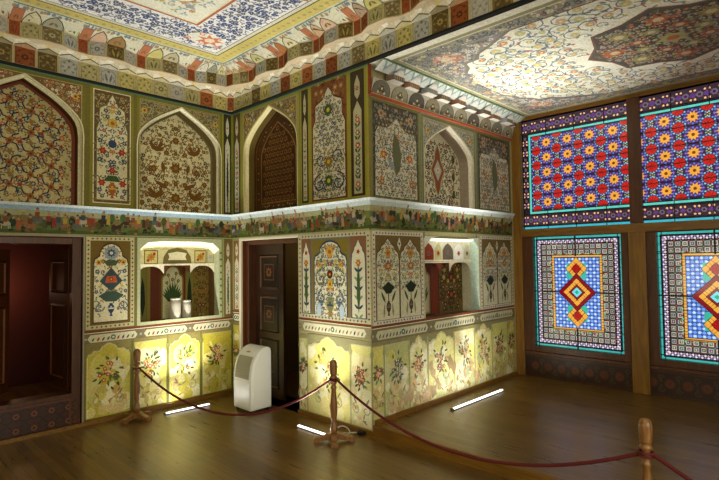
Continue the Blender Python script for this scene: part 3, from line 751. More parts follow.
P.poly([(mm, 2.65), (mm+.05, 2.76), (mm+.06, 2.83), (mm+.14, 2.98), (mm+.06, 3.12), (mm+.05, 3.2), (mm, 3.31), (mm-.05, 3.2), (mm-.06, 3.12), (mm-.14, 2.98), (mm-.06, 2.83), (mm-.05, 2.76)], (136, 78, 50), 6)
P.poly([(mm, 2.84), (mm+.09, 2.98), (mm, 3.12), (mm-.09, 2.98)], (170, 170, 160), 7); P.flower(mm, 2.98, .05, 6, IV, ORG, 8)
for dx in (-.36, 0, .36):
    for y in (2.62, 2.86, 3.1): 
        if dx: P.leaf(mm+dx, y, PI/2, .13, .08, (84, 80, 36), 5)
P.base = 0
spandrel(P, .91, 2.13, 2.98, HO, .545, 3.515, (168, 164, 144), [GREY, (120, 90, 70), TEAL, (140, 120, 100), BLUE], 15, (112, 120, 84))
def dark_panel(a, c, seed, hole):
    m = (a+c)/2
    P.ring(a, HFT+.01, c, HO-.02, .03, (120, 118, 60), 1)
    P.rect(a+.03, HFT+.03, c-.03, HO-.04, (74, 72, 64), 1)
    arab(P, lambda x, y: a+.05 < x < c-.05 and y < HO-.06, (a+.03, HFT+.03, c-.03, HO-.04), .075, (150, 146, 130), [(150, 120, 90), (120, 90, 70), GREY], [(130, 130, 110), GREY], 2, m, .009, seed)
    for sg in (1, -1): P.flower(m+sg*(c-a)*.3, HO-.17, .06, 8, (170, 150, 120), (150, 80, 40), 5)
    pts = [(a+.06, HFT+.04), (c-.06, HFT+.04), (c-.07, HFT+.72), (c-.12, HFT+.80), (m+.16, HFT+.80), (m+.06, HFT+.88), (m, HFT+.93), (m-.06, HFT+.88), (m-.16, HFT+.80), (a+.12, HFT+.80), (a+.07, HFT+.72)]
    P.poly([(m+(x-m)*1.03, y+.006) for x, y in pts], (60, 56, 46), 5); P.poly(pts, (190, 186, 164), 6)
    g = inpoly(pts)
    arab(P, g, (a+.06, HFT+.04, c-.06, HFT+.93), .07, (90, 90, 80), [ORG, BLUE, GREY, (150, 120, 80), (120, 80, 60)], [GREEN, GREY, (90, 90, 70)], 7, m, .009, seed+1)
    for sg in (1, -1): P.flower(m+sg*(c-a)*.27, HFT+.50, .055, 6, ORG, YEL, 10); P.flower(m+sg*(c-a)*.3, HFT+.2, .045, 6, (150, 96, 60), YEL, 10)
    P.poly([(m-.02, HFT+.28), (m+.05, HFT+.36), (m+.08, HFT+.52), (m+.03, HFT+.70), (m-.05, HFT+.76), (m-.08, HFT+.58), (m-.06, HFT+.4)], (96, 100, 70), 11)
    P.leaf(m-.04, HFT+.34, PI*.75, .16, .07, (130, 140, 150), 11)
dark_panel(.03, .88, 72, 1); dark_panel(2.16, 3.10, 75, 1)
P.rect(0, HFT, .03, HO, (130, 116, 60), 2); P.rect(.885, HFT, .91, HO, (116, 122, 76), 2); P.rect(2.13, HFT, 2.16, HO, (116, 130, 100), 2)
# lower zone: twin fountains of flowers
def twin(a, c, seed):
    border(P, a, HR+.02, c, HFB-.01, .045, (196, 192, 170), [BLUE, GREY, REDB], 1)
    P.rect(a+.045, HR+.065, c-.045, HFB-.055, (112, 92, 46), 2); m = (a+c)/2
    for k, (x0, x1) in enumerate(((a+.05, m), (m, c-.05))):
        pts = carto_pts(x0+.012, HR+.07, x1-.012, HFB-.09, 'ogee')
        P.poly(carto_pts(x0+.004, HR+.065, x1-.004, HFB-.075, 'ogee'), BROWN, 3); P.poly(pts, (196, 192, 160), 4)
        g = inpoly(pts); q = (x0+x1)/2; w = x1-x0
        arab(P, g, (x0, 1.5, x1, 2.05), .06, (110, 130, 120), [ORG, YEL, BLUE, GREY, REDB], [GREEN, TEAL, GREY], 5, q, .009, seed+k)
        P.flower(q, 1.90, .06, 8, (180, 140, 50), ORG, 8); P.flower(q, 1.76, .06, 8, (160, 90, 60), YEL, 8)
        P.poly([(q-.10, 1.53), (q, 1.59), (q+.10, 1.53), (q+.04, 1.46), (q-.04, 1.46)], DGREEN, 8); P.stroke([(q, 1.46), (q, 1.36)], .014, BROWN, 7)
        vase(P, q, 1.22, .16, (92, 62, 46), GREY, 8)
        for sg in (1, -1): P.leaf(q+sg*.05, 1.36, PI/2-sg*.5, .15, .035, GREEN, 7); P.leaf(q+sg*.08, 1.2, PI/2+sg*.1, .16, .03, (130, 140, 90), 6)
    R_ = [(m, HFB-.22), (m+.035, HFB-.15), (m, HFB-.07), (m-.035, HFB-.15)]; P.poly(R_, (200, 196, 170), 6); P.flower(m, HFB-.145, .02, 4, BLUE, None, 7)
twin(.03, .915, 80); twin(2.19, 3.10, 84)
# rail and wainscot
rail(P, 0, L3-.05, .955, HR+.02, (122, 112, 74), (190, 184, 150), [TEAL, (120, 110, 90), BLUE], 3)
xs = [(0, .19, (206, 200, 110)), (.19, .62, (176, 178, 112)), (.62, .97, (210, 204, 130)), (.97, 1.52, (218, 212, 130)), (1.52, 2.0, (222, 210, 140)), (2.0, 2.45, (216, 206, 110)), (2.45, 2.9, (190, 188, 100)), (2.9, 3.1, (170, 160, 70))]
for i, (a, c, col) in enumerate(xs):
    wains_panel(P, a, c, HB+.05, .955, col, ['flat', 'flat', 'notch', 'notch', 'flat', 'notch', 'flat', 'flat'][i], 91+i, [[RED, ORG], [(70, 84, 110), (120, 120, 130)], [ORG, (180, 120, 60)], [RED, (200, 140, 80), (150, 90, 90)], [(200, 180, 150), ORG], [(210, 190, 160), ORG], [(120, 60, 40), ORG], [REDB, ORG]][i], [.3, .5, .9, .8, .8, .7, .4, .1][i], (136, 140, 104), (138, 132, 88))
R = random.Random(5)
for k in range(60):          # water stains near the skirting
    x = R.uniform(.1, 3.0); y = HB+.05+.42*R.random()**1.6; r = R.uniform(.02, .09); ph = R.random()*6
    P.poly([(min(3.05, max(.02, x+r*(.5+.7*R.random())*math.cos(q*.57+ph))), max(HB+.05, y+r*1.3*(.5+.7*R.random())*math.sin(q*.57+ph))) for q in range(11)], R.choice([(186, 160, 112), (196, 170, 124), (176, 178, 140), (206, 176, 132), (164, 140, 96), (212, 204, 160), (222, 214, 180)]), 5.2+.05*(k % 5))
# niche body
D1, D2 = .13, .27; NL3, NR3 = QL, QR; NT3 = 2.105; VH = 1.80
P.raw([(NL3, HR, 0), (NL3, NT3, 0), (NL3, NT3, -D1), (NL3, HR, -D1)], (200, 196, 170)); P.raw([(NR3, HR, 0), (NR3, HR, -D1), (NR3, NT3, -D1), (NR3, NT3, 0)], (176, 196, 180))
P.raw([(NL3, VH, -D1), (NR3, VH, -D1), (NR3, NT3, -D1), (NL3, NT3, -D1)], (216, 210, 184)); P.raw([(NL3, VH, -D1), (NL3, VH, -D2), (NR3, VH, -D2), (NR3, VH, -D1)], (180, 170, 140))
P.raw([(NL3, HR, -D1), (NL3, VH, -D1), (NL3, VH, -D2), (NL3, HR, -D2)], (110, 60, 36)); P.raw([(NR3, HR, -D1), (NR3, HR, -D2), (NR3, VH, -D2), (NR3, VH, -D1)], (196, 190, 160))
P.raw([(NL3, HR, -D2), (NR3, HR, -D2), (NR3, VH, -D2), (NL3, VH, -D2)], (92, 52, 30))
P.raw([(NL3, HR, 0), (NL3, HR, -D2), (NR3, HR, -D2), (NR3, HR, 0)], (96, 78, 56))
P.raw([(NL3, NT3, 0), (NR3, NT3, 0), (NR3, NT3-.05, -D1), (NL3, NT3-.05, -D1)], WHITE)
P.raw([(NL3, NT3-.14, .003), (NL3+.14, NT3-.02, .003), (NL3+.3, NT3+.0, .003), (NL3, NT3, .003)], (190, 196, 176)); P.raw([(NR3, NT3-.14, .003), (NR3, NT3, .003), (NR3-.3, NT3, .003), (NR3-.14, NT3-.02, .003)], (190, 200, 184))
P.base = -D1
for k, (w_, c_) in enumerate(((.13, (120, 70, 50)), (.24, (150, 60, 30)), (.17, (190, 186, 130)), (.26, (110, 96, 80)), (.24, WHITE), (.17, (196, 190, 160)))):
    x = NL3+sum((.13, .24, .17, .26, .24, .17)[:k])
    P.poly([(x+.01, VH+.02), (x+w_-.01, VH+.02), (x+w_-.01, VH+.14), (x+w_*.75, VH+.20), (x+w_/2, VH+.23), (x+w_*.25, VH+.20), (x+.01, VH+.14)], c_, 2)
    P.flower(x+w_/2, VH+.1, .04, 6, ORG if k % 2 == 0 else GREY, RED, 4)
P.ring(NL3, VH-.02, NR3, VH+.012, .014, CREAM, 5)
P.base = 0
for x0, x1 in ((NL3, NL3+.5), (NL3+.5, NL3+.7), (NL3+.7, NR3)):
    for k in range(8):
        t0, t1 = k/8, (k+1)/8; y0 = VH-.02-.12*abs(2*t0-1)**4; y1 = VH-.02-.12*abs(2*t1-1)**4
        P.raw([(x0+(x1-x0)*t0, y0, -D1-.002), (x0+(x1-x0)*t1, y1, -D1-.002), (x0+(x1-x0)*t1, VH, -D1-.002), (x0+(x1-x0)*t0, VH, -D1-.002)], (206, 200, 176) if x1 == NR3 else (130, 60, 36))
P.base = -D2
P.poly(carto_pts(NL3+.06, HR+.02, NL3+.46, VH-.03, 'round'), (150, 120, 80), 1); P.poly(carto_pts(NL3+.09, HR+.04, NL3+.43, VH-.06, 'round'), (176, 172, 140), 2)
q = NL3+.26
for k in range(9): P.leaf(q, HR+.08, PI/2+(k-4)*.15, .42-.03*abs(k-4), .05, (50, 84, 40), 4)
for x, y in ((0, 1.62), (-.07, 1.55), (.07, 1.56), (.03, 1.68)): P.flower(q+x, y, .032, 6, (90, 60, 90), YEL, 5)
P.rect(NL3+.48, HR, NL3+.64, VH, (130, 58, 30), 2)
P.rect(NL3+.66, HR, NR3, VH, (116, 96, 52), 2)
arab(P, lambda x, y: NL3+.68 < x < NR3-.02 and HR+.03 < y < VH-.03, (NL3+.68, HR+.02, NR3, VH), .09, BROWN, [REDB, (70, 54, 36), YEL, BROWN], [DGREEN, DBR], 3, (NL3+.66+NR3)/2, .014, 97)
for y in (1.35, 1.58): P.flower((NL3+.66+NR3)/2, y, .09, 6, (84, 46, 28), ORG, 7)
P.base = 0
P.build('wall_alcove', PAINT, None, 'structure')

# ------------------------------------------------------------------ painted hunting frieze (coved ledge)
def frieze(name, fr, a, c, m0, m1, seed, sky):
    """m0/m1: how the ends follow the cove at a corner (+1 grows, -1 shrinks)"""
    P = Paint(fr); P.step = .0004
    prof = [(HFB, .012), (HFB+.05, .016), (HFB+.12, .018), (HFB+.2, .024), (HFB+.26, .036), (HFB+.305, .056), (HFT, .075)]
    def nn(v):
        for (v0, n0), (v1, n1) in zip(prof, prof[1:]):
            if v <= v1: return n0+(n1-n0)*max(0, v-v0)/(v1-v0)
        return prof[-1][1]
    def mp(u, v, n):
        k = nn(v)
        if u <= a+1e-6: u = a-m0*k
        if u >= c-1e-6: u = c+m1*k
        return fr(u, v, n+k)
    P.map = mp
    cs = [(70, 84, 34), (92, 104, 42), (110, 118, 60), (150, 150, 110), sky, (196, 206, 208)]
    for ((v0, _), (v1, _)), col in zip(zip(prof, prof[1:]), cs): P.put([mp(a, v0, 0), mp(c, v0, 0), mp(c, v1, 0), mp(a, v1, 0)], col)
    P.put([fr(a-m0*.075, HFT, .075), fr(c+m1*.075, HFT, .075), fr(c, HFT+.004, 0), fr(a, HFT+.004, 0)], (180, 170, 140))
    P.rect(a+.001, HFB, c-.001, HFB+.012, (150, 148, 96), 1)
    R = random.Random(seed); x = a+.04
    for k in range(int((c-a)*60)):
        xx = R.uniform(a+.04, c-.04); yy = HFB+R.uniform(.03, .20); P.disc(xx, yy, .028, R.choice([(60, 66, 30), (84, 74, 36), (96, 96, 50), (110, 84, 50), (50, 50, 34), (120, 110, 70)]), 1, 6, .02)
    cl = [tuple(int(x_*.68+y_*.32) for x_, y_ in zip(q_, (90, 76, 44))) for q_ in (RED, ORG, BLUE, YEL, GREEN, (200, 190, 160), REDB, DBLUE, (120, 60, 30), PINK, DGREEN, (150, 120, 60))]
    while x < c-.07:
        y = HFB+R.uniform(.03, .13); h = R.uniform(.9, 1.15); k = R.random(); sg = R.choice((-1, 1)); q = R.choice(cl)
        if k < .5:     # rider on horse
            hc = R.choice([(110, 70, 40), (160, 150, 126), (60, 44, 30), (140, 96, 56), (90, 90, 86)])
            P.disc(x, y+.055, .055*h, hc, 3, 8, .028*h); P.leaf(x+sg*.04, y+.06, PI/2-sg*.6, .065, .03, hc, 3)
            for dx in (-.035, -.02, .025, .04): P.rect(x+dx, y, x+dx+.009, y+.045, hc, 3)
            P.poly([(x-.02, y+.07), (x+.02, y+.07), (x+.024, y+.13), (x-.024, y+.13)], q, 4); P.disc(x, y+.15, .018, (158, 124, 88), 5, 6); P.poly([(x-.016, y+.16), (x+.016, y+.16), (x, y+.185)], R.choice(cl), 6)
            x += .068*R.uniform(.8, 1.1)
        elif k < .82:   # man on foot
            P.poly([(x-.022, y), (x+.022, y), (x+.018, y+.1), (x-.018, y+.1)], q, 3); P.disc(x, y+.118, .016, (158, 124, 88), 4, 6); P.stroke([(x, y+.08), (x+sg*.04, y+.11)], .008, R.choice(cl), 4)
            x += .04
        else:           # tree or tent
            P.disc(x, y+.09, .035, R.choice([DGREEN, GREEN, OLIVED]), 2, 7, .05); P.rect(x-.004, y, x+.004, y+.06, BROWN, 2)
            x += .055
        if R.random() < .8: P.disc(x+R.uniform(-.05, .05), HFB+R.uniform(.03, .06), .022, R.choice([OLIVED, DGREEN, MUST, GREEN, (60, 40, 20)]), 2, 6, .014)
        if R.random() < .8: P.leaf(x, HFB+R.uniform(.10, .19), R.uniform(0, 3), .05, .02, R.choice(cl), 2)
    return P.build(name, PAINT, None, 'structure')
frieze('trim_1', F1, XL, 0, 0, -1, 101, (140, 166, 184))
frieze('trim_2', F2, 0, L2, -1, 1, 102, (176, 188, 190))
frieze('trim_3', F3, 0, L3-.1, 1, 0, 103, (176, 186, 184))

# ------------------------------------------------------------------ hall cornice: two tiers of painted stalactite facets
class Quad:
    def __init__(s, P, p00, p10, p11, p01):
        s.P = P; s.q = [Vector(x) for x in (p00, p10, p11, p01)]; s.n = (s.q[1]-s.q[0]).cross(s.q[3]-s.q[0]).normalized()
    def at(s, a, b, n=0):
        p00, p10, p11, p01 = s.q
        return p00*(1-a)*(1-b)+p10*a*(1-b)+p11*a*b+p01*(1-a)*b+s.n*n
    def __enter__(s): s.P.map = s.at; return s
    def __exit__(s, *a): s.P.map = None

TILES = [((144, 76, 30), DBR), ((176, 176, 166), (70, 76, 90)), ((98, 80, 40), (190, 170, 90)), ((196, 180, 110), GREEN), ((176, 172, 160), GREY), ((166, 96, 44), DBR), ((178, 168, 120), OLIVED), ((120, 104, 64), IV)]
def tile(P, q, col, ink, kind, R):
    with q:
        P.put([q.at(0, 0), q.at(1, 0), q.at(1, 1), q.at(0, 1)], col)
        P.rect(0, 0, .06, 1, IVD, 1); P.rect(.94, 0, 1, 1, IVD, 1); P.rect(.06, 0, .94, .06, IVD, 1)
        ik = tuple(int(a_*.7+b_*.3) for a_, b_ in zip(ink, col)); l2 = tuple(int(a_*.5+b_*.5) for a_, b_ in zip(ink, col))
        P.stroke([(.12, .08), (.12, .72), (.5, .94), (.88, .72), (.88, .08)], .035, l2, 1)
        if kind == 0:
            P.flower(.5, .5, .2, 8, ik, col, 2)
            for x, y in ((.25, .2), (.75, .2), (.25, .78), (.75, .78), (.2, .5), (.8, .5)): P.flower(x, y, .08, 4, l2, None, 2, 0, .5)
        elif kind == 1:
            for sg in (1, -1):
                P.leaf(.5+sg*.06, .12, PI/2-sg*.2, .6, .12, ik, 2); P.curl(.5+sg*.22, .5, .12, PI/2, sg, .03, l2, 2); P.leaf(.5+sg*.25, .15, PI/2-sg*.3, .3, .08, l2, 2)
            P.disc(.5, .8, .07, ik, 2, 6)
        else:
            for x, y in ((.3, .25), (.7, .25), (.5, .5), (.28, .72), (.72, .72), (.5, .85), (.2, .48), (.8, .48)): P.flower(x, y, .09, 5, ik if x == .5 else l2, None, 2, 0, .5)
            P.stroke([(.3, .2), (.5, .5), (.7, .2)], .03, l2, 3)

def cornice():
    root = empty('trim_4', (-1.5, -1.5, HC)); root['kind'] = 'structure'
    # path in plan: far wall from left to corner A, then along the pier wall and the beam over the bay
    def P2(s, n):    # s measured from the corner, negative = far wall, positive = pier wall
        return (s, -n) if s < 0 else (-n, -s)
    R = random.Random(9)
    # ---- lower tier
    P = Paint(F1); w = .213; n1 = .03
    z0, z1, z2, z3 = HC, 4.140, 4.185, 4.222
    nodes = []
    k = int(5.1/w)
    left = [(-.10-w*i, n1) for i in range(k, -1, -1)]; right = [(.10+w*i, n1) for i in range(0, int(9.2/w))]
    seq = [P2(*p) for p in left] + [P2(*p) for p in right]
    outs = [P2(p[0], .10) for p in left] + [P2(p[0], .10) for p in right]
    outs[len(left)-1] = (-.16, -.12); outs[len(left)] = (-.12, -.16)
    for i in range(len(seq)-1):
        a, b = Vector(seq[i]), Vector(seq[i+1]); oa, ob = Vector(outs[i]), Vector(outs[i+1])
        A = lambda v, z: (v[0], v[1], z)
        j = R.randrange(8) if i != len(left)-1 else 0
        col, ink = TILES[j]
        q = Quad(P, A(a, z0), A(b, z0), A(b, z1), A(a, z1)); tile(P, q, col, ink, R.randrange(3), R)
        m_ = (a+b)/2; mo = (a*.7+oa*.3+b*.7+ob*.3)/2
        ca = a*.45+oa*.55; cb = b*.45+ob*.55
        pale = [(214, 206, 170), (226, 222, 204), (206, 186, 120), (186, 176, 150)][j % 4]
        mid = (m_*.7+(oa+ob)/2*.3)
        gab = lambda t, z, e: Vector(A((a*(1-t)+b*t)*(1-e)+(oa*(1-t)+ob*t)*e, z))
        lite = tuple(int(x*.55+y*.45) for x, y in zip(col, (226, 220, 196)))
        zc = z1+.016
        P.put([Vector(A(a, z1)), Vector(A(b, z1)), gab(.94, zc, .15), gab(.5, z2, .35), gab(.06, zc, .15)], lite)
        for t0, t1, zz0, zz1 in ((.02, .5, zc, z2), (.98, .5, zc, z2)):
            e_ = Vector((.0, .0, -.012)); P.put([gab(t0, zz0, .3), gab(t1, zz1+.004, .55), gab(t1, zz1+.004, .55)+e_, gab(t0, zz0, .3)+e_], (112, 100, 60))
        P.put([Vector(A(a, z1)), gab(.06, zc, .15), gab(.5, z2, .35), gab(.32, z3-.012, .6), gab(0, z3-.02, .6)], (218, 212, 190)); P.put([Vector(A(b, z1)), gab(1, z3-.02, .6), gab(.68, z3-.012, .6), gab(.5, z2, .35), gab(.94, zc, .15)], (206, 198, 172))
        P.put([gab(.32, z3-.012, .6), gab(.5, z2, .35), gab(.68, z3-.012, .6), gab(.7, z3, 1), gab(.3, z3, 1)], pale)
        P.put([gab(0, z3-.02, .6), gab(.32, z3-.012, .6), gab(.3, z3, 1), gab(0, z3, 1)], (200, 184, 150)); P.put([gab(.68, z3-.012, .6), gab(1, z3-.02, .6), gab(1, z3, 1), gab(.7, z3, 1)], (200, 184, 150))
    # dark moulding under it
    for s0, s1 in ((-5.2, 0), (0, 9.4)):
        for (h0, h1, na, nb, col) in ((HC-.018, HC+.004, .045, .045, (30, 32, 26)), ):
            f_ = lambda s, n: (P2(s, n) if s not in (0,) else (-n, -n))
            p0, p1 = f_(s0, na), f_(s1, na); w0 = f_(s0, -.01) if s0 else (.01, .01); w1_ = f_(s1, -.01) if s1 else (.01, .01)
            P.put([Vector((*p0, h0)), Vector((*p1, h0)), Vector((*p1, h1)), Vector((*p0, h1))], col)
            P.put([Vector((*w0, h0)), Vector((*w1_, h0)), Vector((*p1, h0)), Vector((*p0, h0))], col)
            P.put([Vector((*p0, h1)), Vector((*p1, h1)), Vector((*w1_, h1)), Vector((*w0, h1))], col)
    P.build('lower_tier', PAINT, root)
    # ---- upper tier, bays of five facets
    P = Paint(F1); per = .66
    lo = []; 
    def bay(s0, sg):
        # recessed flat panel then a half hexagon
        return [(s0, .11), (s0+sg*.11, .11), (s0+sg*.28, .185), (s0+sg*.49, .185)]
    L = []
    s = -.63
    while s > -5.4: L += bay(s, -1); s -= per
    L.append((s, .11))
    L = L[::-1]; Rr = []
    s = .58
    while s < 9.3: Rr += bay(s, 1); s += per
    pl = [P2(*p) for p in L]+[(-.50, -.17), (-.37, -.215), (-.24, -.24), (-.215, -.37), (-.17, -.46)]+[P2(*p) for p in Rr]
    kinds = ['f']*len(pl)
    cen = len(L)+2
    lo_z, hi_z, top = 4.215, 4.375, HALLC
    def topp(p):
        x, y = p
        if p in pl[len(L):len(L)+5]: return {0: (-.52, -.42), 1: (-.43, -.42), 2: (-.40, -.42), 3: (-.40, -.46), 4: (-.40, -.52)}[pl.index(p)-len(L)]
        return (x, -.42) if x < y else (-.40, y)
    hood_c = [(222, 160, 120), (226, 222, 200), (200, 190, 100), (190, 200, 196), (232, 224, 196), (210, 150, 96)]
    for i in range(len(pl)-1):
        a, b = pl[i], pl[i+1]; ta, tb = topp(a), topp(b)
        V = lambda p, z: Vector((p[0], p[1], z))
        if i < len(L): ph = (len(L)-1-i) % 6
        else: ph = max(0, i-len(L)-5) % 6
        red = (i < len(L) and abs(a[1]+.11) < .001 and abs(b[1]+.11) < .001) or (i >= len(L)+5 and abs(a[0]+.11) < .001 and abs(b[0]+.11) < .001)
        if red: col, ink = (158, 84, 44), (120, 50, 24)
        else: col, ink = TILES[[1, 2, 4, 0, 6, 7, 1, 5][i % 8]]
        q = Quad(P, V(a, lo_z), V(b, lo_z), V(b, hi_z), V(a, hi_z)); tile(P, q, col, ink, i % 3, R)
        P.put([V(a, hi_z), V(b, hi_z), V(tb, top), V(ta, top)], (206, 204, 180))
        q2 = Quad(P, V(a, hi_z), V(b, hi_z), V(tb, top), V(ta, top)); hc_ = hood_c[(i*5) % 6] if not red else (206, 140, 104)
        with q2:
            top_ = [(0, 0), (1, 0), (.98, .22), (.82, .5), (.5, .74), (.18, .5), (.02, .22)]
            if red: top_ = [(0, 0), (1, 0), (1, .7), (0, .7)]
            P.poly(top_, OLIVED if not red else (150, 104, 70), 1); P.poly([(.5+(x-.5)*.9, y*.92) for x, y in top_], tuple(int(x*.45+y*.55) for x, y in zip(col, hc_)), 2)
            P.rect(0, .88, 1, .94, (110, 140, 120), 2)
            for x in (.08, .3, .7, .92): P.leaf(x, .68, R.uniform(.5, 2.5), .22, .2, (120, 134, 150) if i % 2 else (170, 140, 110), 3)
            P.leaf(.3, .12, .9, .3, .14, OLIVE, 3); P.leaf(.7, .12, PI-.9, .3, .14, OLIVE, 3)
        # soffit back to the lower tier
        wf = lambda p: (-.04, -.04) if abs(p[0]-p[1]) < .02 else ((p[0], -.04) if p[0] < p[1] else (-.04, p[1]))
        wa, wb = wf(a), wf(b)
        P.put([V(wa, lo_z+.004), V(wb, lo_z+.004), V(b, lo_z), V(a, lo_z)], (206, 186, 156))
    P.build('upper_tier', PAINT, root)
    for ch in root.children: ch.matrix_parent_inverse = Matrix.Translation((1.5, 1.5, -HC))
cornice()

# beam over the bay opening: its soffit
P = Paint(F2)
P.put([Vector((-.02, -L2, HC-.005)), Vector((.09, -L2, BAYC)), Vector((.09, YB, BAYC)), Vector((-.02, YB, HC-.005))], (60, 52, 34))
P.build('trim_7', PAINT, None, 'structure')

# ------------------------------------------------------------------ bay cornice on wall_alcove
def bay_cornice():
    P = Paint(F3); n = 10; w = (L3-.06)/n; R = random.Random(4)
    P.box(0, HO-.012, L3-.06, HO+.012, -.005, .03, (176, 84, 54))
    P.box(0, HO+.012, L3-.06, HO+.022, -.005, .02, (200, 190, 160))
    P.box(0, HO-.4*0, .03, BAYC, -.005, .02, (150, 70, 40))
    zt = 3.78
    for i in range(n):
        a = .03+i*w; c = a+w; m = (a+c)/2
        col = [(120, 116, 100), (150, 144, 120), (96, 92, 84), (140, 130, 104)][i % 4]
        pts = [(a+.01, HO+.02), (c-.01, HO+.02)] + [(m+(w/2-.015)*math.cos(t*PI/8), 3.685+.09*math.sin(t*PI/8)) for t in range(9)]
        P.raw([(a, HO+.02, .008), (c, HO+.02, .008), (c, zt, .055), (a, zt, .055)], (182, 176, 160))
        f_ = lambda u, v, nn_: P.fr(u, v, .008+(v-HO-.02)/(zt-HO-.02)*.047+nn_)
        P.map = f_
        P.poly(pts, (70, 64, 54), 2); P.poly([(m+(x-m)*.92, HO+.025+(y-HO-.02)*.95) for x, y in pts], col, 3)
        for k in range(7): P.leaf(m, 3.64, PI*(k+.5)/7, .075, .02, (70, 66, 60) if k % 2 else (170, 150, 120), 3.5)
        P.flower(m, 3.69, .04, 6, (90, 70, 54), IV, 4); P.flower(m-.05, 3.65, .02, 4, IV, None, 4); P.flower(m+.05, 3.65, .02, 4, IV, None, 4)
        P.map = None
        # projecting block of the second tier, every other one shallow
        nb = .15 if i % 2 == 0 else .12; x0, x1 = c-w*.36, min(L3-.08, c+w*.36)
        x0 = max(x0, .02); cc = [(126, 108, 96), (160, 112, 88), (150, 154, 158)][i % 3]
        P.raw([(x0, zt-.005, .055), (x1, zt-.005, .055), (x1-.02, zt, nb), (x0+.02, zt, nb)], (206, 200, 188))
        P.raw([(x0+.02, zt, nb), (x1-.02, zt, nb), (x1-.02, 3.835, nb), (x0+.02, 3.835, nb)], cc)
        P.raw([(x0, zt-.005, .055), (x0+.02, zt, nb), (x0+.02, 3.835, nb), (x0, 3.84, .055)], cc); P.raw([(x1, zt-.005, .055), (x1, 3.84, .055), (x1-.02, 3.835, nb), (x1-.02, zt, nb)], cc)
        for k in range(5): x = x0+.04+k*(x1-x0-.08)/4; P.raw([(x-.006, zt+.01, nb+.002), (x+.006, zt+.01, nb+.002), (x+.006, 3.825, nb+.002), (x-.006, 3.825, nb+.002)], IVD)
        # cove up to the ceiling with a blue leaf
        P.raw([(a-.02 if i else 0, 3.835, .10), (c+.02, 3.835, .10), (c+.02, BAYC, .235), (a-.02 if i else 0, BAYC, .235)], (190, 194, 186))
        g_ = lambda u, v, nn_: P.fr(u, v, .10+(v-3.835)/(BAYC-3.835)*.135+nn_+.003)
        P.map = g_
        for q_ in (-w*.25, w*.25): P.poly([(m+q_-w*.23, BAYC-.006), (m+q_, 3.846), (m+q_+w*.23, BAYC-.006)], (132, 158, 166), 2); P.poly([(m+q_-.04, BAYC-.01), (m+q_, 3.875), (m+q_+.04, BAYC-.01)], (210, 206, 186), 3)
        P.map = None
        P.raw([(x0+.02, 3.835, nb), (x1-.02, 3.835, nb), ((x0+x1)/2+.03, 3.885, .19), ((x0+x1)/2-.03, 3.885, .19)], (206, 202, 192))
    P.box(0, BAYC-.012, L3-.06, BAYC-.002, .22, .245, (96, 128, 96))
    P.build('trim_5', PAINT, None, 'structure')
bay_cornice()

# ------------------------------------------------------------------ ceilings
# hall ceiling seen from below: u = x, v = -y
FC = Frame((0, 0, HALLC), (1, 0, 0), (0, -1, 0))
P = Paint(FC)
P.flat(XL, 0, .3, -YB, (236, 230, 212))
x0, x1, y0, y1 = XL, -.36, .36, 9.1
def cring(d0, d1, col, l): P.ring(x0+d0, y0+d0, x1-d0, y1-d0, d1-d0, col, l)
P.ring(x0, .0, 0, y1+.4, .4, (200, 196, 170), 1)
cring(0, .025, (120, 128, 110), 2); cring(.03, .20, (206, 190, 106), 1)
for k in range(60):
    t = x1-.2-k*.09
    if t > x0: P.flower(t, y0+.115, .028, 4, (170, 160, 110), None, 3); 
    P.flower(x1-.115, y0+.2+k*.09, .028, 4, (170, 160, 110), None, 3)
cring(.20, .215, (70, 66, 40), 2); cring(.215, .26, (214, 212, 190), 1); cring(.26, .27, (90, 90, 70), 2)
cring(.27, .80, (232, 238, 244), 1)
fr_ = lambda x, y: (x0+.3 < x < x1-.3 and y0+.3 < y < y1-.3) and not (x < x1-.78 and y > y0+.78)
arab(P, fr_, (-3.8, y0+.27, x1-.27, 4.4), .085, (72, 92, 140), [(72, 92, 140), (96, 112, 150), (72, 92, 140)], [(72, 92, 140), (60, 78, 124)], 2, None, .02, 111)
# orange corner rosettes
for (cx, cy) in ((x1-.55, y0+.55), (x1-2.4, y0+.53), (x1-.53, y0+2.2)):
    P.disc(cx, cy, .22, (232, 228, 214), 6, 14, .17); P.flower(cx+.04, cy, .17, 7, (218, 128, 92), (236, 214, 190), 7, .3, .45)
    for k in range(5): P.curl(cx-.2+.1*k, cy+.1*((k % 2)*2-1), .05, k, 1, .014, (216, 120, 90), 8)
cring(.80, .83, (186, 110, 70), 3); cring(.83, .845, (232, 220, 190), 3)
fr2 = lambda x, y: x < x1-.95 and y > y0+.95
arab(P, fr2, (-3.6, y0+.9, x1-.9, 4.2), .13, (170, 180, 170), [(214, 160, 120), (210, 196, 110), (150, 170, 190), (220, 180, 160)], [(170, 184, 140), (160, 176, 190)], 2, None, .014, 112)
for (cx, cy) in ((x1-1.35, y0+1.3), (x1-2.3, y0+1.35), (x1-1.4, y0+2.3)):
    P.disc(cx, cy, .26, (90, 90, 90), 5, 20, .16); P.disc(cx, cy, .25, (230, 224, 196), 6, 20, .15); P.flower(cx, cy, .1, 8, (190, 170, 90), ORG, 7)
P.raw([(XL-.3, -3, -.25), (XL-.3, 9.8, -.25), (L3+.5, 9.8, -.25), (L3+.5, -3, -.25)], (90, 80, 60))
P.build('ceiling', PAINT, None, 'structure')

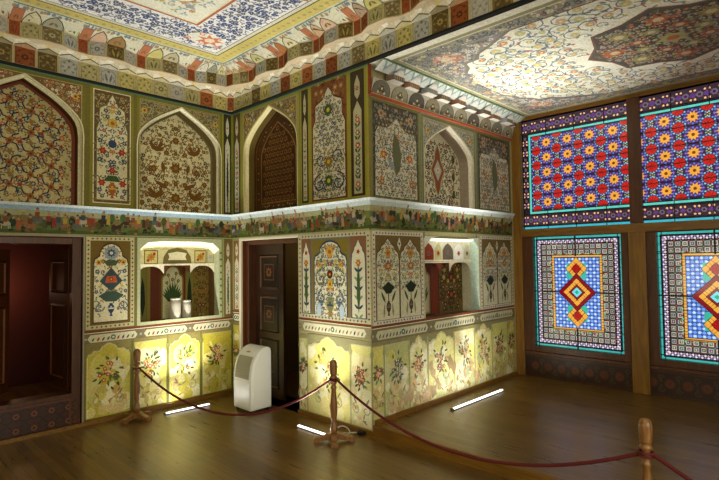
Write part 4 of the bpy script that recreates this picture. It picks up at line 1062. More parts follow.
FB = Frame((0, 0, BAYC), (1, 0, 0), (0, -1, 0))
P = Paint(FB)
P.flat(0, L2-.25, L3+.1, -YE+.1, (222, 220, 202))
bw = .0
a, b, c, d = .10, L2+.245, L3-.02, -YE-.05
P.ring(a, b, c, d, .05, (150, 146, 110), 1); P.ring(a+.05, b+.05, c-.05, d-.05, .02, (206, 200, 170), 1); P.ring(a+.07, b+.07, c-.07, d-.07, .18, (150, 146, 132), 1)
P.ring(a+.24, b+.24, c-.24, d-.24, .015, (110, 84, 64), 3)
inn = lambda x, y: a+.08 < x < c-.08 and b+.08 < y < d-.08 and not (a+.23 < x < c-.23 and b+.23 < y < d-.23)
arab(P, inn, (a+.05, b+.05, c-.05, d-.05), .085, (86, 96, 112), [(196, 120, 84), (120, 130, 110), (210, 196, 150), (96, 100, 110)], [(96, 110, 96), (86, 96, 112), (210, 200, 170)], 2, None, .012, 121)
# corner medallions
def star(cx, cy, r, n, inner, rot=0): return [(cx+(r if k % 2 == 0 else r*inner)*math.cos(PI*k/n+rot), cy+(r if k % 2 == 0 else r*inner)*math.sin(PI*k/n+rot)) for k in range(2*n)]
for (cx, sx), (cy, sy) in [((x_, sx_), (y_, sy_)) for x_, sx_ in ((a+.24, 1), (c-.24, -1)) for y_, sy_ in ((b+.24, 1), (d-.24, -1))]:
    pts = [(0, 0), (.95, 0), (.82, .10), (.66, .12), (.55, .22), (.42, .26), (.40, .42), (.28, .50), (.20, .66), (.12, .80), (0, 1.0)]
    P.poly([(cx+sx*x, cy+sy*y) for x, y in pts], (132, 122, 110), 4)
    P.poly([(cx+sx*x*.93, cy+sy*y*.93) for x, y in pts], (136, 136, 136), 5)
    g = inpoly([(cx+sx*x*.9, cy+sy*y*.9) for x, y in pts])
    arab(P, g, (min(cx, cx+sx), min(cy, cy+sy), max(cx, cx+sx), max(cy, cy+sy)), .07, (210, 206, 190), [(206, 120, 84), (206, 196, 160), (84, 90, 110)], [(206, 200, 180), (84, 90, 104)], 6, None, .012, int(cx*10+cy*7))
    P.flower(cx+sx*.15, cy+sy*.17, .16, 8, (196, 142, 116), (206, 190, 160), 5.5, .2, .7)
# lobed central medallion
mx_, my_ = 1.60, 5.15
pts = []
for k in range(48):
    if k % 3 == 0: t = 2*PI*k/48; r = .77 if k % 6 == 0 else .665; pts.append((mx_+r*math.cos(t), my_+r*math.sin(t)))
P.poly([(mx_+(x-mx_)*1.04, my_+(y-my_)*1.03) for x, y in pts], (128, 100, 84), 5); P.poly(pts, (98, 92, 84), 6)
g = inpoly([(mx_+(x-mx_)*.95, my_+(y-my_)*.95) for x, y in pts])
arab(P, g, (.7, 4.2, 2.5, 6.1), .075, (176, 166, 150), [(190, 110, 70), (170, 168, 110), (150, 80, 60), (140, 150, 130)], [(120, 140, 110), (70, 74, 90), (190, 180, 160)], 7, mx_, .012, 131)
for k in range(8):
    t = 2*PI*k/8
    P.flower(mx_+.52*math.cos(t), my_+.52*math.sin(t), .13, 7, [(178, 104, 70), (150, 146, 92)][k % 2], (196, 180, 140), 10, t, .5)
    P.flower(mx_+.30*math.cos(t+.39), my_+.30*math.sin(t+.39), .10, 6, [(150, 150, 100), (166, 100, 74)][k % 2], (190, 176, 140), 10, t, .5)
P.flower(mx_, my_, .16, 8, (160, 156, 104), (178, 104, 70), 11)
# field of big scrolls
f_ = lambda x, y: a+.27 < x < c-.27 and b+.27 < y < d-.27 and math.hypot(x-mx_, y-my_) > .86 and not any(abs(x-ex) < .62 and abs(y-ey) < .62 and abs(x-ex)+abs(y-ey) < .85 for ex in (a+.24, c-.24) for ey in (b+.24, d-.24))
R = random.Random(8)
for j in range(24):
    for i in range(14):
        x = a+.3+i*.19+(.095 if j % 2 else 0)+R.uniform(-.035, .035); y = b+.3+j*.185+R.uniform(-.03, .03)
        if not f_(x, y): continue
        sg = 1 if (i+j) % 2 else -1; an = R.uniform(0, 6.28)
        P.curl(x, y, .13, an, sg, .013, (112, 130, 146), 2, .9)
        P.curl(x+.09, y+.06, .06, an+2, -sg, .011, (120, 134, 140), 2, .9)
        fc = R.choice([(206, 112, 76), (206, 182, 90), (186, 190, 120), (212, 150, 110), (196, 100, 70), (210, 190, 110)])
        q_ = R.choice((.034, .05, .042)); P.disc(x, y, q_*1.2, (196, 190, 160), 3, 8, q_); P.flower(x, y, q_, 7, tuple(int(v_*.8+40) for v_ in fc), (226, 206, 140), 4, an)
        P.leaf(x+.1, y-.02, an, .07, .03, (140, 160, 130), 3); P.leaf(x-.1, y+.03, an+2, .07, .03, (110, 126, 136), 3); P.flower(x+.115, y+.1, .026, 5, R.choice([(206, 120, 90), (200, 180, 90), (150, 160, 170)]), None, 4)
P.build('ceiling', PAINT, None, 'structure')

# ------------------------------------------------------------------ window wall
# carrier: posts, beams, dado
def wbox(name, u0, u1, v0, v1, n0, n1, mat, parent=None, kind=None, bev=.006):
    bm = bmesh.new(); bmesh.ops.create_cube(bm, size=1)
    bmesh.ops.scale(bm, vec=(n1-n0, u1-u0, v1-v0), verts=bm.verts)
    bmesh.ops.bevel(bm, geom=bm.edges[:], offset=bev, segments=2, affect='EDGES', profile=.5)
    bmesh.ops.translate(bm, vec=(L3-(n0+n1)/2, -(u0+u1)/2, (v0+v1)/2), verts=bm.verts)
    me = bpy.data.meshes.new(name); bm.to_mesh(me); bm.free()
    o = link(name, me, mat, parent)
    if kind: o['kind'] = kind
    return o
PER = 1.61
wbox('trim_8', L2, L2+.13, HB, BAYC, -.1, .03, OAK, None, 'structure')
wbox('trim_8', L2-.5, -YE+.5, BAYC-.055, BAYC+.1, -.1, .012, OAKH, None, 'structure')
wbox('trim_8', L2+.13, -YE, 2.137, 2.247, -.1, .045, OAKH, None, 'structure')
wbox('trim_8', L2+.13, -YE, .43, .475, -.1, .03, DARKW, None, 'structure')
for k in range(1, 4):
    u = L2+.105+k*PER-.03
    wbox('trim_9', u-.10 if k < 3 else u-.10, u+.10, HB, 2.137, -.1, .05, OAK, None, 'structure')
    wbox('trim_9', u-.075, u+.075, 2.25, BAYC-.055, -.03, .03, DARKW, None, 'structure')
# dado
P = Paint(F4)
P.box(L2+.12, HB, -YE, .43, -.3, 0, (58, 34, 20))
R = random.Random(3)
for i in range(26):
    u = L2+.28+i*.19
    P.disc(u, .27, .07, (76, 42, 24), 2, 10); P.disc(u, .27, .05, (104, 58, 30), 3, 10); P.flower(u, .27, .035, 8, (96, 50, 28), None, 4)
    for sg in (1, -1): P.curl(u+.095, .27+sg*.07, .04, 0, sg, .012, (92, 66, 40), 2); P.leaf(u+.095, .27, PI/2*sg, .08, .03, (70, 60, 40), 3)
P.rect(L2+.12, HB, -YE, HB+.03, (76, 44, 22), 2); P.rect(L2+.12, .40, -YE, .43, (84, 50, 26), 2)
P.build('trim_10', WOODP, None, 'structure')

# glass colours
G_OR = (244, 168, 60); G_RED = (206, 40, 34); G_PUR = (74, 46, 126); G_CY = (120, 208, 222); G_BL = (92, 140, 226); G_DB = (24, 18, 26)
G_TQ = (70, 206, 190); G_GR = (84, 170, 96); G_WH = (226, 228, 236); G_YE = (240, 214, 110); G_PK = (232, 170, 170); G_BE = (180, 160, 120); G_DR = (122, 22, 20)

def upper_glass(P, a, c, v0, v1, le=True, ri=True, ph=.40):
    P.flat(a, v0, c, v1, (34, 24, 30))
    P.rect(a, v0, c, v0+.035, (60, 176, 190), 1)
    if le: P.rect(a, v0, a+.028, v1, (96, 166, 180), 1)
    if ri: P.rect(c-.028, v0, c, v1, (96, 166, 180), 1)
    fa, fc_, f0, f1 = a+(.17 if le else 0), c-(.17 if ri else 0), v0+.27, v1-.26
    P.rect(a, v0+.045, c, f0-.06, (58, 40, 50), .5); P.rect(a, f1+.055, c, v1-.012, (58, 40, 50), .5)
    # teal inner lines
    P.rect(fa-.04, f0-.045, fc_+.04, f0-.015, (96, 206, 184), 1); P.rect(fa-.04, f1+.012, fc_+.04, f1+.042, (96, 206, 184), 1)
    if le: P.rect(fa-.04, f0-.045, fa-.012, f1+.042, (96, 206, 184), 1)
    if ri: P.rect(fc_+.012, f0-.045, fc_+.04, f1+.042, (96, 206, 184), 1)
    # border of purple bands with paired peach lozenges
    def band(x0, y0, x1, y1):
        hor = (x1-x0) > (y1-y0); L = (x1-x0) if hor else (y1-y0); t = (y1-y0) if hor else (x1-x0); n = max(1, int(L/.14))
        for k in range(n):
            q = (k+.5)*L/n
            def T(s, w): return (x0+q+s, y0+t/2+w) if hor else (x0+t/2+w, y0+q+s)
            P.disc(*T(0, 0), t*.26, (96, 58, 116), 1, 4, t*.26)
            for s in (-.022, .022):
                for w in (-t*.34, t*.34): P.disc(*T(s, w), .014, (250, 190, 130), 2, 5)
            P.disc(*T(.07, 0), t*.24, (110, 96, 110), 1, 6); P.disc(*T(.07, 0), t*.12, (60, 30, 60), 2, 6)
            P.disc(*T(.045, t*.2), .01, G_DR, 2, 4); P.disc(*T(.095, -t*.2), .01, G_DR, 2, 4)
    band(a, v0+.06, c, f0-.075); band(a, f1+.07, c, v1-.03)
    if le: band(a+.035, f0, fa-.05, f1)
    if ri: band(fc_+.05, f0, c-.035, f1)
    P.rect(fa, f0, fc_, f1, (62, 36, 66), .5)
    du, dv = .151, .217
    inside = lambda x, y: fa < x < fc_ and f0 < y < f1
    nu = int((fc_-fa)/du)+2; nv = int((f1-f0)/dv)+2
    cl = lambda pts: [(min(fc_, max(fa, x)), min(f1, max(f0, y))) for x, y in pts]
    def dsk(x, y, r, col, l, n=12):
        if x < fa-r or x > fc_+r or y < f0-r or y > f1+r: return
        p = cl([(x+r*math.cos(2*PI*k/n), y+r*math.sin(2*PI*k/n)) for k in range(n)])
        if max(q[0] for q in p)-min(q[0] for q in p) < .004 or max(q[1] for q in p)-min(q[1] for q in p) < .004: return
        P.poly(p, col, l)
    for i in range(-1, nu+1):
        for j in range(-1, nv+1):
            yel = i % 2 == 0
            x = a+ph+i*du-2*du; y = v0+.386+j*dv-dv+(0 if yel else dv/2)
            if yel:
                dsk(x, y, .098, (78, 50, 118), 1)
                for k in range(12):
                    t = 2*PI*k/12; X, Y = x+.083*math.cos(t), y+.083*math.sin(t)
                    if inside(X, Y): P.disc(X, Y, .014, (92, 130, 200) if k % 2 else (140, 112, 180), 2, 4)
                if inside(x, y) or (fa-.05 < x < fc_+.05 and f0-.05 < y < f1+.05):
                    pts_ = cl([(x+(.074 if k % 2 == 0 else .046)*math.cos(PI*k/10), y+(.074 if k % 2 == 0 else .046)*math.sin(PI*k/10)) for k in range(20)])
                    P.poly(pts_, G_OR, 3)
                    if inside(x, y): P.disc(x, y, .020, (120, 60, 20), 4, 8)
            else:
                dsk(x, y, .090, (50, 56, 96), 1)
                for k in range(14):
                    t = 2*PI*k/14; X, Y = x+.080*math.cos(t), y+.080*math.sin(t)
                    if inside(X, Y): P.disc(X, Y, .0125, (150, 206, 224) if k % 2 else (110, 166, 210), 2, 4)
                dsk(x, y, .070, G_DB, 2); dsk(x, y, .065, G_RED, 3)
                for k in range(8):
                    t = 2*PI*k/8+.2; p_ = [(x+.012*math.cos(t), y+.012*math.sin(t)), (x+.056*math.cos(t), y+.056*math.sin(t))]
                    if all(inside(*q) for q in p_): P.stroke(p_, .005, (70, 8, 8), 4)
                X, Y = x, y+dv/2
                if inside(X, Y):
                    for e in (-.022, .022): P.disc(X+e, Y, .012, (150, 170, 90), 3, 4); P.disc(X, Y+e*.8, .009, (230, 210, 140), 3, 4)

def lower_glass(P, a, c, v0, v1):
    P.flat(a, v0, c, v1, G_DB)
    P.ring(a, v0, c, v1, .030, (64, 172, 160), 1)
    for k in range(16):
        y = v0+.05+k*(v1-v0-.1)/15
        for x in (a, c-.042): P.rect(x, y, x+.042, y+.006, G_DB, 2)
    # beaded white / pink / violet strip
    x0, x1, y0, y1 = a+.048, c-.048, v0+.048, v1-.048; w = .05
    def beads(x0, y0, x1, y1, cols, sp, r, l=2):
        L = math.hypot(x1-x0, y1-y0); n = int(L/sp)
        for k in range(n):
            t = (k+.5)/n; P.disc(x0+(x1-x0)*t, y0+(y1-y0)*t, r, cols[k % len(cols)], l, 4)
    for off, cols in ((.012, [G_WH, (150, 116, 170)]), (.036, [(176, 140, 180), (250, 222, 206)])):
        for q in ((x0, y0+off, x1, y0+off), (x0, y1-off, x1, y1-off), (x0+off, y0, x0+off, y1), (x1-off, y0, x1-off, y1)): beads(*q, cols, .03, .015)
    # wide grey beige interlace band
    bx0, bx1, by0, by1 = x0+w+.01, x1-w-.01, y0+w+.01, y1-w-.01
    fx0, fx1, fy0, fy1 = a+.295, c-.290, v0+.285, v1-.30
    P.rect(bx0, by0, bx1, by1, (74, 58, 52), .5)
    n_u = int((bx1-bx0)/.075); n_v = int((by1-by0)/.075)
    for i in range(n_u):
        for j in range(n_v):
            x = bx0+(i+.5)*(bx1-bx0)/n_u; y = by0+(j+.5)*(by1-by0)/n_v
            if fx0-.05 < x < fx1+.05 and fy0-.05 < y < fy1+.05: continue
            P.ring(x-.027, y-.027, x+.027, y+.027, .010, [(196, 184, 166), (160, 164, 156)][(i+j) % 2], 1)
            P.disc(x, y, .012, [(214, 196, 150), (190, 140, 160), (150, 176, 140)][(i*2+j) % 3], 2, 4)
            P.disc(x+.037, y+.037, .009, [(190, 70, 60), (110, 150, 100)][(i+j) % 2], 2, 4)
    for q in ((fx0-.05, fy0-.05, fx1+.05, fy0-.05), (fx0-.05, fy1+.05, fx1+.05, fy1+.05), (fx0-.05, fy0-.05, fx0-.05, fy1+.05), (fx1+.05, fy0-.05, fx1+.05, fy1+.05)): beads(*q, [(120, 190, 140), G_DR, G_BE], .04, .014, 3)
    P.rect(fx0-.036, fy0-.036, fx1+.036, fy1+.036, G_DB, 3); P.ring(fx0-.03, fy0-.03, fx1+.03, fy1+.03, .024, (240, 170, 70), 4)
    for k in range(28):
        y = fy0+k*(fy1-fy0)/27
        for x in (fx0-.03, fx1+.006): P.rect(x, y-.003, x+.024, y+.003, G_DB, 5)
    # blue field of scales
    P.rect(fx0, fy0, fx1, fy1, (60, 84, 150), 4)
    nx = 13; ny = 21; sx = (fx1-fx0)/nx; sy = (fy1-fy0)/ny
    for i in range(nx):
        for j in range(ny):
            x = fx0+(i+.5)*sx; y = fy0+(j+.5)*sy
            P.disc(x, y, sx*.46, (176, 204, 248) if (i+j) % 2 else (116, 158, 236), 5, 6, sy*.42)
            if (i+j) % 2: P.disc(x, y, sx*.22, (232, 238, 252), 6, 4, sy*.2)
    # figure
    m = (a+c)/2; h = (v0+v1)/2
    def dia(cx, cy, rx, ry, col, l): P.poly([(cx+rx, cy), (cx, cy+ry), (cx-rx, cy), (cx, cy-ry)], col, l)
    for sg in (1, -1):
        P.poly([(m-.13, h+sg*.18), (m-.13, h+sg*.40), (m-.07, h+sg*.40), (m-.0, h+sg*.2)][::-sg], (60, 180, 150), 7); P.poly([(m+.13, h+sg*.18), (m+.13, h+sg*.40), (m+.07, h+sg*.40), (m+.0, h+sg*.2)][::sg], (60, 180, 150), 7)
        dia(m, h+sg*.325, .150, .165, G_DB, 8); dia(m, h+sg*.325, .142, .156, G_OR, 9); dia(m, h+sg*.325, .074, .082, G_DB, 10); dia(m, h+sg*.325, .066, .074, (170, 20, 24), 11)
    dia(m, h, .262, .262, G_DB, 12); dia(m, h, .252, .252, (136, 14, 24), 13); dia(m, h, .192, .196, G_DB, 14); dia(m, h, .184, .188, G_OR, 15)
    dia(m, h, .112, .115, G_DB, 16); dia(m, h, .104, .107, (130, 18, 30), 17); dia(m, h, .066, .068, (110, 220, 226), 18); dia(m, h, .03, .03, (40, 170, 120), 19)
    # glazing lines across the orange strips
    for sgx in (1, -1):
        for sgy in (1, -1):
            for k in range(1, 6):
                t = k/6; x = m+sgx*.148*t; y = h+sgy*.15*(1-t); P.stroke([(x-sgx*.02, y-sgy*.02), (x+sgx*.02, y+sgy*.02)], .006, G_DB, 20)
            for c0 in (1, -1):
                for k in range(1, 4):
                    t = k/4; x = m+sgx*.108*t; y = h+c0*.325+sgy*.118*(1-t); P.stroke([(x-sgx*.018, y-sgy*.018), (x+sgx*.018, y+sgy*.018)], .005, G_DB, 12)

class Glass(Paint):
    """like Paint, but the panes end up side by side in ONE flat sheet: no glass lies over other glass"""
    def __init__(s, a, c, v0, v1, cell=.0055):
        super().__init__(None); s.bb = (a, c, v0, v1); s.nx = int((c-a)/cell); s.ny = int((v1-v0)/cell)
        s.sx = (c-a)/s.nx; s.sy = (v1-v0)/s.ny; s.items = []
    def poly(s, pts, col, l=1): s.items.append((l, len(s.items), pts, col))
    def flat(s, a, b, c, d, col, n=0): s.poly([(a, b), (c, b), (c, d), (a, d)], col, 0)
    def stroke(s, pts, w, col, l=2, taper=False):
        for (x0, y0), (x1, y1) in zip(pts, pts[1:]):
            k = math.hypot(x1-x0, y1-y0) or 1; ex, ey = -(y1-y0)/k*w/2, (x1-x0)/k*w/2
            s.poly([(x0+ex, y0+ey), (x1+ex, y1+ey), (x1-ex, y1-ey), (x0-ex, y0-ey)], col, l)
    def build(s, name, mat, parent, off):
        a, c, v0, v1 = s.bb; g = np.zeros((s.ny, s.nx), int)
        X = a+(np.arange(s.nx)+.5)*s.sx; Y = v0+(np.arange(s.ny)+.5)*s.sy; pal = {}
        for l, _, pts, col in sorted(s.items, key=lambda t: (t[0], t[1])):
            k = pal.setdefault(tuple(col), len(pal)); xs = [p[0] for p in pts]; ys = [p[1] for p in pts]
            i0, i1 = max(0, int((min(xs)-a)/s.sx)-1), min(s.nx, int((max(xs)-a)/s.sx)+2); j0, j1 = max(0, int((min(ys)-v0)/s.sy)-1), min(s.ny, int((max(ys)-v0)/s.sy)+2)
            if i1 <= i0 or j1 <= j0: continue
            xx, yy = np.meshgrid(X[i0:i1], Y[j0:j1]); m = np.zeros(xx.shape, bool); j = len(pts)-1
            for i in range(len(pts)):
                (xi, yi), (xj, yj) = pts[i], pts[j]
                if yi != yj: m ^= ((yi > yy) != (yj > yy)) & (xx < (xj-xi)*(yy-yi)/(yj-yi)+xi)
                j = i
            g[j0:j1, i0:i1][m] = k
        cols = list(pal); vs = []; fs = []; buf = []
        for j in range(s.ny):
            i = 0; y0 = v0+j*s.sy; y1 = y0+s.sy; row = g[j]
            while i < s.nx:
                k = i
                while k < s.nx and row[k] == row[i]: k += 1
                x0, x1 = a+i*s.sx, a+k*s.sx; n = len(vs)
                vs += [(-off[0], -x0, y0), (-off[0], -x1, y0), (-off[0], -x1, y1), (-off[0], -x0, y1)]; fs.append((n, n+1, n+2, n+3)); buf += [*lin(cols[row[i]]), 1.0]*4
                i = k
        me = bpy.data.meshes.new(name); me.from_pydata(vs, [], fs)
        me.color_attributes.new('Col', 'FLOAT_COLOR', 'CORNER').data.foreach_set('color', buf); me.update()
        return link(name, me, mat, parent)

def make_lattice(P_, bars, name, parent):
    bm = bmesh.new()
    for (u0, u1, v0, v1, n0, n1) in bars:
        r = bmesh.ops.create_cube(bm, size=1); vs = r['verts']
        bmesh.ops.scale(bm, vec=(n1-n0, u1-u0, v1-v0), verts=vs); bmesh.ops.translate(bm, vec=(L3-(n0+n1)/2, -(u0+u1)/2, (v0+v1)/2), verts=vs)
    me = bpy.data.meshes.new(name); bm.to_mesh(me); bm.free(); return link(name, me, LEAD, parent)

made = {}
def glass_pane(key, fn, a, c, v0, v1, root):
    if key not in made:
        G_ = Glass(0, c-a, v0, v1); fn(G_, 0, c-a, v0, v1); made[key] = G_.build('glass_pane', GLASS, root, (-.045,)); o = made[key]
    else:
        o = made[key].copy(); COL.objects.link(o); o.parent = root
    o.location = (L3, -a, 0); return o
wi = 0
for k in range(3):
    du = k*PER
    # lower sash
    a, c, v0, v1 = 2.943+du, 4.142+du, .562, 2.03
    v1 = 2.125
    a0, c0 = L2+.13+du, 4.25+du-.02
    if k: a0 = a0+.03
    wi += 1
    root = empty('window_%d' % wi, (L3, -(a+c)/2, .475)); root['kind'] = 'structure'
    g = glass_pane('low', lower_glass, a, c, v0, v1, root)
    parts = [wbox('sash_stile', a0, a, .475, 2.137, -.08, .008, DARKW, root), wbox('sash_stile', c, c0, .475, 2.137, -.08, .008, DARKW, root),
             wbox('sash_rail', a, c, .475, v0, -.08, .008, DARKW, root), wbox('sash_rail', a, c, v1, 2.137, -.08, .008, DARKW, root)]
    m = (a+c)/2; h = (v0+v1)/2
    bars = [(m-.008, m+.008, v0, v1, -.04, -.018), (a, c, h-.008, h+.008, -.04, -.018), (a, c, v0+.26, v0+.268, -.04, -.028), (a, c, v1-.268, v1-.26, -.04, -.028), (a+.045, a+.053, v0, v1, -.04, -.028), (c-.053, c-.045, v0, v1, -.04, -.028), (a, c, v0+.045, v0+.052, -.04, -.028), (a, c, v1-.052, v1-.045, -.04, -.028)]
    bars = [(a+.0, c-.0, y0_, y1_, n0, n1) if u0 == a and u1 == c else (u0, u1, y0_, y1_, n0, n1) for (u0, u1, y0_, y1_, n0, n1) in bars]
    # the cross bars leave the centre figure free
    bars[0:2] = [(m-.008, m+.008, v0, h-.5, -.04, -.018), (m-.008, m+.008, h+.5, v1, -.04, -.018), (a, m-.26, h-.008, h+.008, -.04, -.018), (m+.26, c, h-.008, h+.008, -.04, -.018)]
    parts.append(make_lattice(None, bars, 'lattice', root))
    for p in [g]+parts: p.matrix_parent_inverse = Matrix.Translation(-root.location)
    # upper light
    wi += 1
    a, c, v0, v1 = (2.765 if k == 0 else 4.33+(k-1)*PER), (4.33+k*PER if k < 2 else 7.56), 2.247, 3.865
    root = empty('window_%d' % wi, (L3, -(a+c)/2, 2.247)); root['kind'] = 'structure'
    g = glass_pane('up%d' % k, lambda *q: upper_glass(*q, k == 0, k == 2, (3.165-a) % .302), a, c, v0, v1, root)
    bars = []
    y = v0+.386+.217*.5
    for j in range(6): bars.append((a+.17 if k == 0 else a, c-.17 if k == 2 else c, v0+.278+j*.217-.004, v0+.278+j*.217+.004, -.04, -.03))
    m = (a+c)/2
    for x in (m-.38, m+.02, m+.42): bars.append((x-.004, x+.004, v0, v0+.26, -.04, -.028)); bars.append((x-.004, x+.004, v1-.25, v1, -.04, -.028))
    bars += [(a, c, v0+.045, v0+.055, -.04, -.028), (a, c, v0+.196, v0+.206, -.04, -.028), (a, c, v1-.20, v1-.19, -.04, -.028)]
    lt = make_lattice(None, bars, 'lattice', root)
    fr_p = wbox('frame_rail', a, c, v1, BAYC-.05, -.08, 0, DARKW, root)
    for p in (g, lt, fr_p): p.matrix_parent_inverse = Matrix.Translation(-root.location)

# ------------------------------------------------------------------ rest of the room shell
def shell(name, pts, col, mat=PAINT):
    P = Paint(F1); P.put([Vector(p) for p in pts], col); return P.build(name, mat, None, 'structure')
def panelled(name, fr, L, H, v0=0):
    P = Paint(fr); P.flat(0, v0, L, H, (150, 130, 70))
    n = max(1, int(L/1.2))
    for i in range(n):
        a = i*L/n+.06; c = (i+1)*L/n-.06
        P.rect(a, v0+.15, c, 1.0, (196, 182, 80), 1); P.rect(a, 1.15, c, 2.1, (196, 186, 150), 1); P.rect(a, 2.5, c, H-.2, (190, 178, 130), 1)
        P.ring(a-.03, 1.12, c+.03, 2.13, .03, OLIVE, 2); P.ring(a-.03, 2.47, c+.03, H-.17, .03, OLIVE, 2)
        P.flower((a+c)/2, 1.6, .25, 10, BLUE, ORG, 3); P.flower((a+c)/2, 3.1, .3, 10, REDB, YEL, 3)
    return P.build(name, PAINT, None, 'structure')
panelled('wall_west', Frame((XL, YB, 0), (0, 1, 0), (0, 0, 1)), -YB, HALLC)
panelled('wall_south', Frame((0, YB, 0), (-1, 0, 0), (0, 0, 1)), -XL, HALLC)
panelled('wall_southeast', Frame((0, YE, 0), (0, -1, 0), (0, 0, 1)), YE-YB, HC)
panelled('wall_alcove_south', Frame((L3, YE, 0), (-1, 0, 0), (0, 0, 1)), L3, BAYC+.1)
# outer skin so no daylight leaks in
shell('wall_outer', [(.6, .5, 0), (L3+.3, .5, 0), (L3+.3, .5, 4.7), (.6, .5, 4.7)], (90, 80, 60))
shell('wall_outer', [(L3+.1, -L2+.0, 0), (L3+.1, .5, 0), (L3+.1, .5, 4.7), (L3+.1, -L2, 4.7)], (90, 80, 60))
shell('wall_outer', [(L3+.1, YE-.5, BAYC), (L3+.1, -L2+.1, BAYC), (L3+.1, -L2+.1, 4.7), (L3+.1, YE-.5, 4.7)], (90, 80, 60))
# room behind the doorway
def room(a, b, c, d, h, mat, wallname, open_side):
    sides = {'n': (a, d, c, d+.1), 's': (a, b-.1, c, b), 'w': (a-.1, b-.1, a, d+.1), 'e': (c, b-.1, c+.1, d+.1)}
    for k, (x0, y0, x1, y1) in sides.items():
        if k == open_side: continue
        prism(wallname, x0, y0, x1, y1, 0, h, mat, None, 'structure')
    prism('ceiling', a-.1, b-.1, c+.1, d+.1, h, h+.1, mat, None, 'structure')
room(-3.7, .5, -1.3, 2.8, 2.6, REDROOM, 'wall_antechamber', 's')
room(.42, -1.75, 2.2, .35, 2.6, OLIVEROOM, 'wall_passage', 'w')
prism('wall_passage', .40, -2.0, .50, -1.459, 0, 2.6, OLIVEROOM, None, 'structure'); prism('wall_passage', .40, -.21, .50, .45, 0, 2.6, OLIVEROOM, None, 'structure')
prism('wall_passage', .40, -1.46, .50, -.2, 2.151, 2.6, OLIVEROOM, None, 'structure')

# ------------------------------------------------------------------ baseboards
def bb(name, pts, h, t):
    """pts: plan quad"""
    bm = bmesh.new(); lo = [bm.verts.new((x, y, t)) for x, y in pts]; hi = [bm.verts.new((x, y, t+h)) for x, y in pts]
    bm.faces.new(lo[::-1]); bm.faces.new(hi)
    for i in range(4): bm.faces.new((lo[i], lo[(i+1) % 4], hi[(i+1) % 4], hi[i]))
    bmesh.ops.recalc_face_normals(bm, faces=bm.faces)
    me = bpy.data.meshes.new(name); bm.to_mesh(me); bm.free(); o = link(name, me, OAKH); o['kind'] = 'structure'
bb('baseboard_north', [(DR, 0), (0, 0), (-.025, -.025), (DR, -.025)], .05, 0)
bb('baseboard_east', [(0, -1.459), (-.025, -1.459), (-.025, -L2-.0), (0, -L2)], .05, 0)
bb('baseboard_alcove', [(0.03, -L2), (0.03, -L2-.025), (L3-.03, -L2-.025), (L3-.03, -L2)], .05, HB)
bb('baseboard_doorway', [(XL, 0), (DR, 0), (DR, -.025), (XL, -.025)], .04, 0)

# ------------------------------------------------------------------ door_1: doorway of the far wall with its low parapet
def fbox(name, fr, u0, u1, v0, v1, n0, n1, mat, parent=None, bev=.006, loc=None):
    bm = bmesh.new(); bmesh.ops.create_cube(bm, size=1)
    bmesh.ops.scale(bm, vec=(u1-u0, v1-v0, n1-n0), verts=bm.verts)
    bmesh.ops.bevel(bm, geom=bm.edges[:], offset=min(bev, .3*min(u1-u0, v1-v0, n1-n0)), segments=2, affect='EDGES', profile=.5)
    for v in bm.verts: v.co = fr(v.co.x+(u0+u1)/2, v.co.y+(v0+v1)/2, v.co.z+(n0+n1)/2)
    bmesh.ops.recalc_face_normals(bm, faces=bm.faces)
    me = bpy.data.meshes.new(name); bm.to_mesh(me); bm.free()
    o = link(name, me, mat, parent)
    if parent: o.matrix_parent_inverse = Matrix.Translation(-parent.location)
    return o
root = empty('door_1', (-2.525, 0, 0)); root['kind'] = 'structure'
fbox('casing', F1, DR-.012, DR+.006, 0, HFB, -.02, .012, CASE, root); fbox('casing', F1, DL, DR-.012, HFB-.018, HFB, -.02, .012, CASE, root)
fbox('door_post', F1, DR-.115, DR-.02, 0, HFB-.025, -.14, -.02, DOORW, root); fbox('door_post', F1, DL, DL+.1, 0, HFB-.025, -.14, -.02, DOORW, root)
fbox('lintel', F1, DL+.1, DR-.115, HFB-.10, HFB-.025, -.14, -.02, DARKW, root)
fbox('threshold_rail', F1, DL+.1, DR-.115, .335, .385, -.22, -.01, DOORW, root)
P = Paint(F1); P.box(DL+.1, .0, DR-.115, .335, -.12, -.02, (70, 34, 18)); P.base = -.02
for i in range(6):
    for j in range(2):
        x = DL+.20+i*.165; y = .09+j*.15
        P.flower(x, y, .07, 8, (30, 18, 12), None, 2, 0, .5); P.flower(x, y, .04, 8, (130, 66, 30), (50, 24, 12), 3)
        P.stroke([(x-.08, y-.07), (x+.08, y+.07)], .012, (30, 18, 12), 2); P.stroke([(x-.08, y+.07), (x+.08, y-.07)], .012, (30, 18, 12), 2)
P.ring(DL+.1, 0, DR-.115, .335, .025, (100, 52, 26), 4)
o = P.build('parapet_panel', WOODP, root); o.matrix_parent_inverse = Matrix.Translation(-root.location)

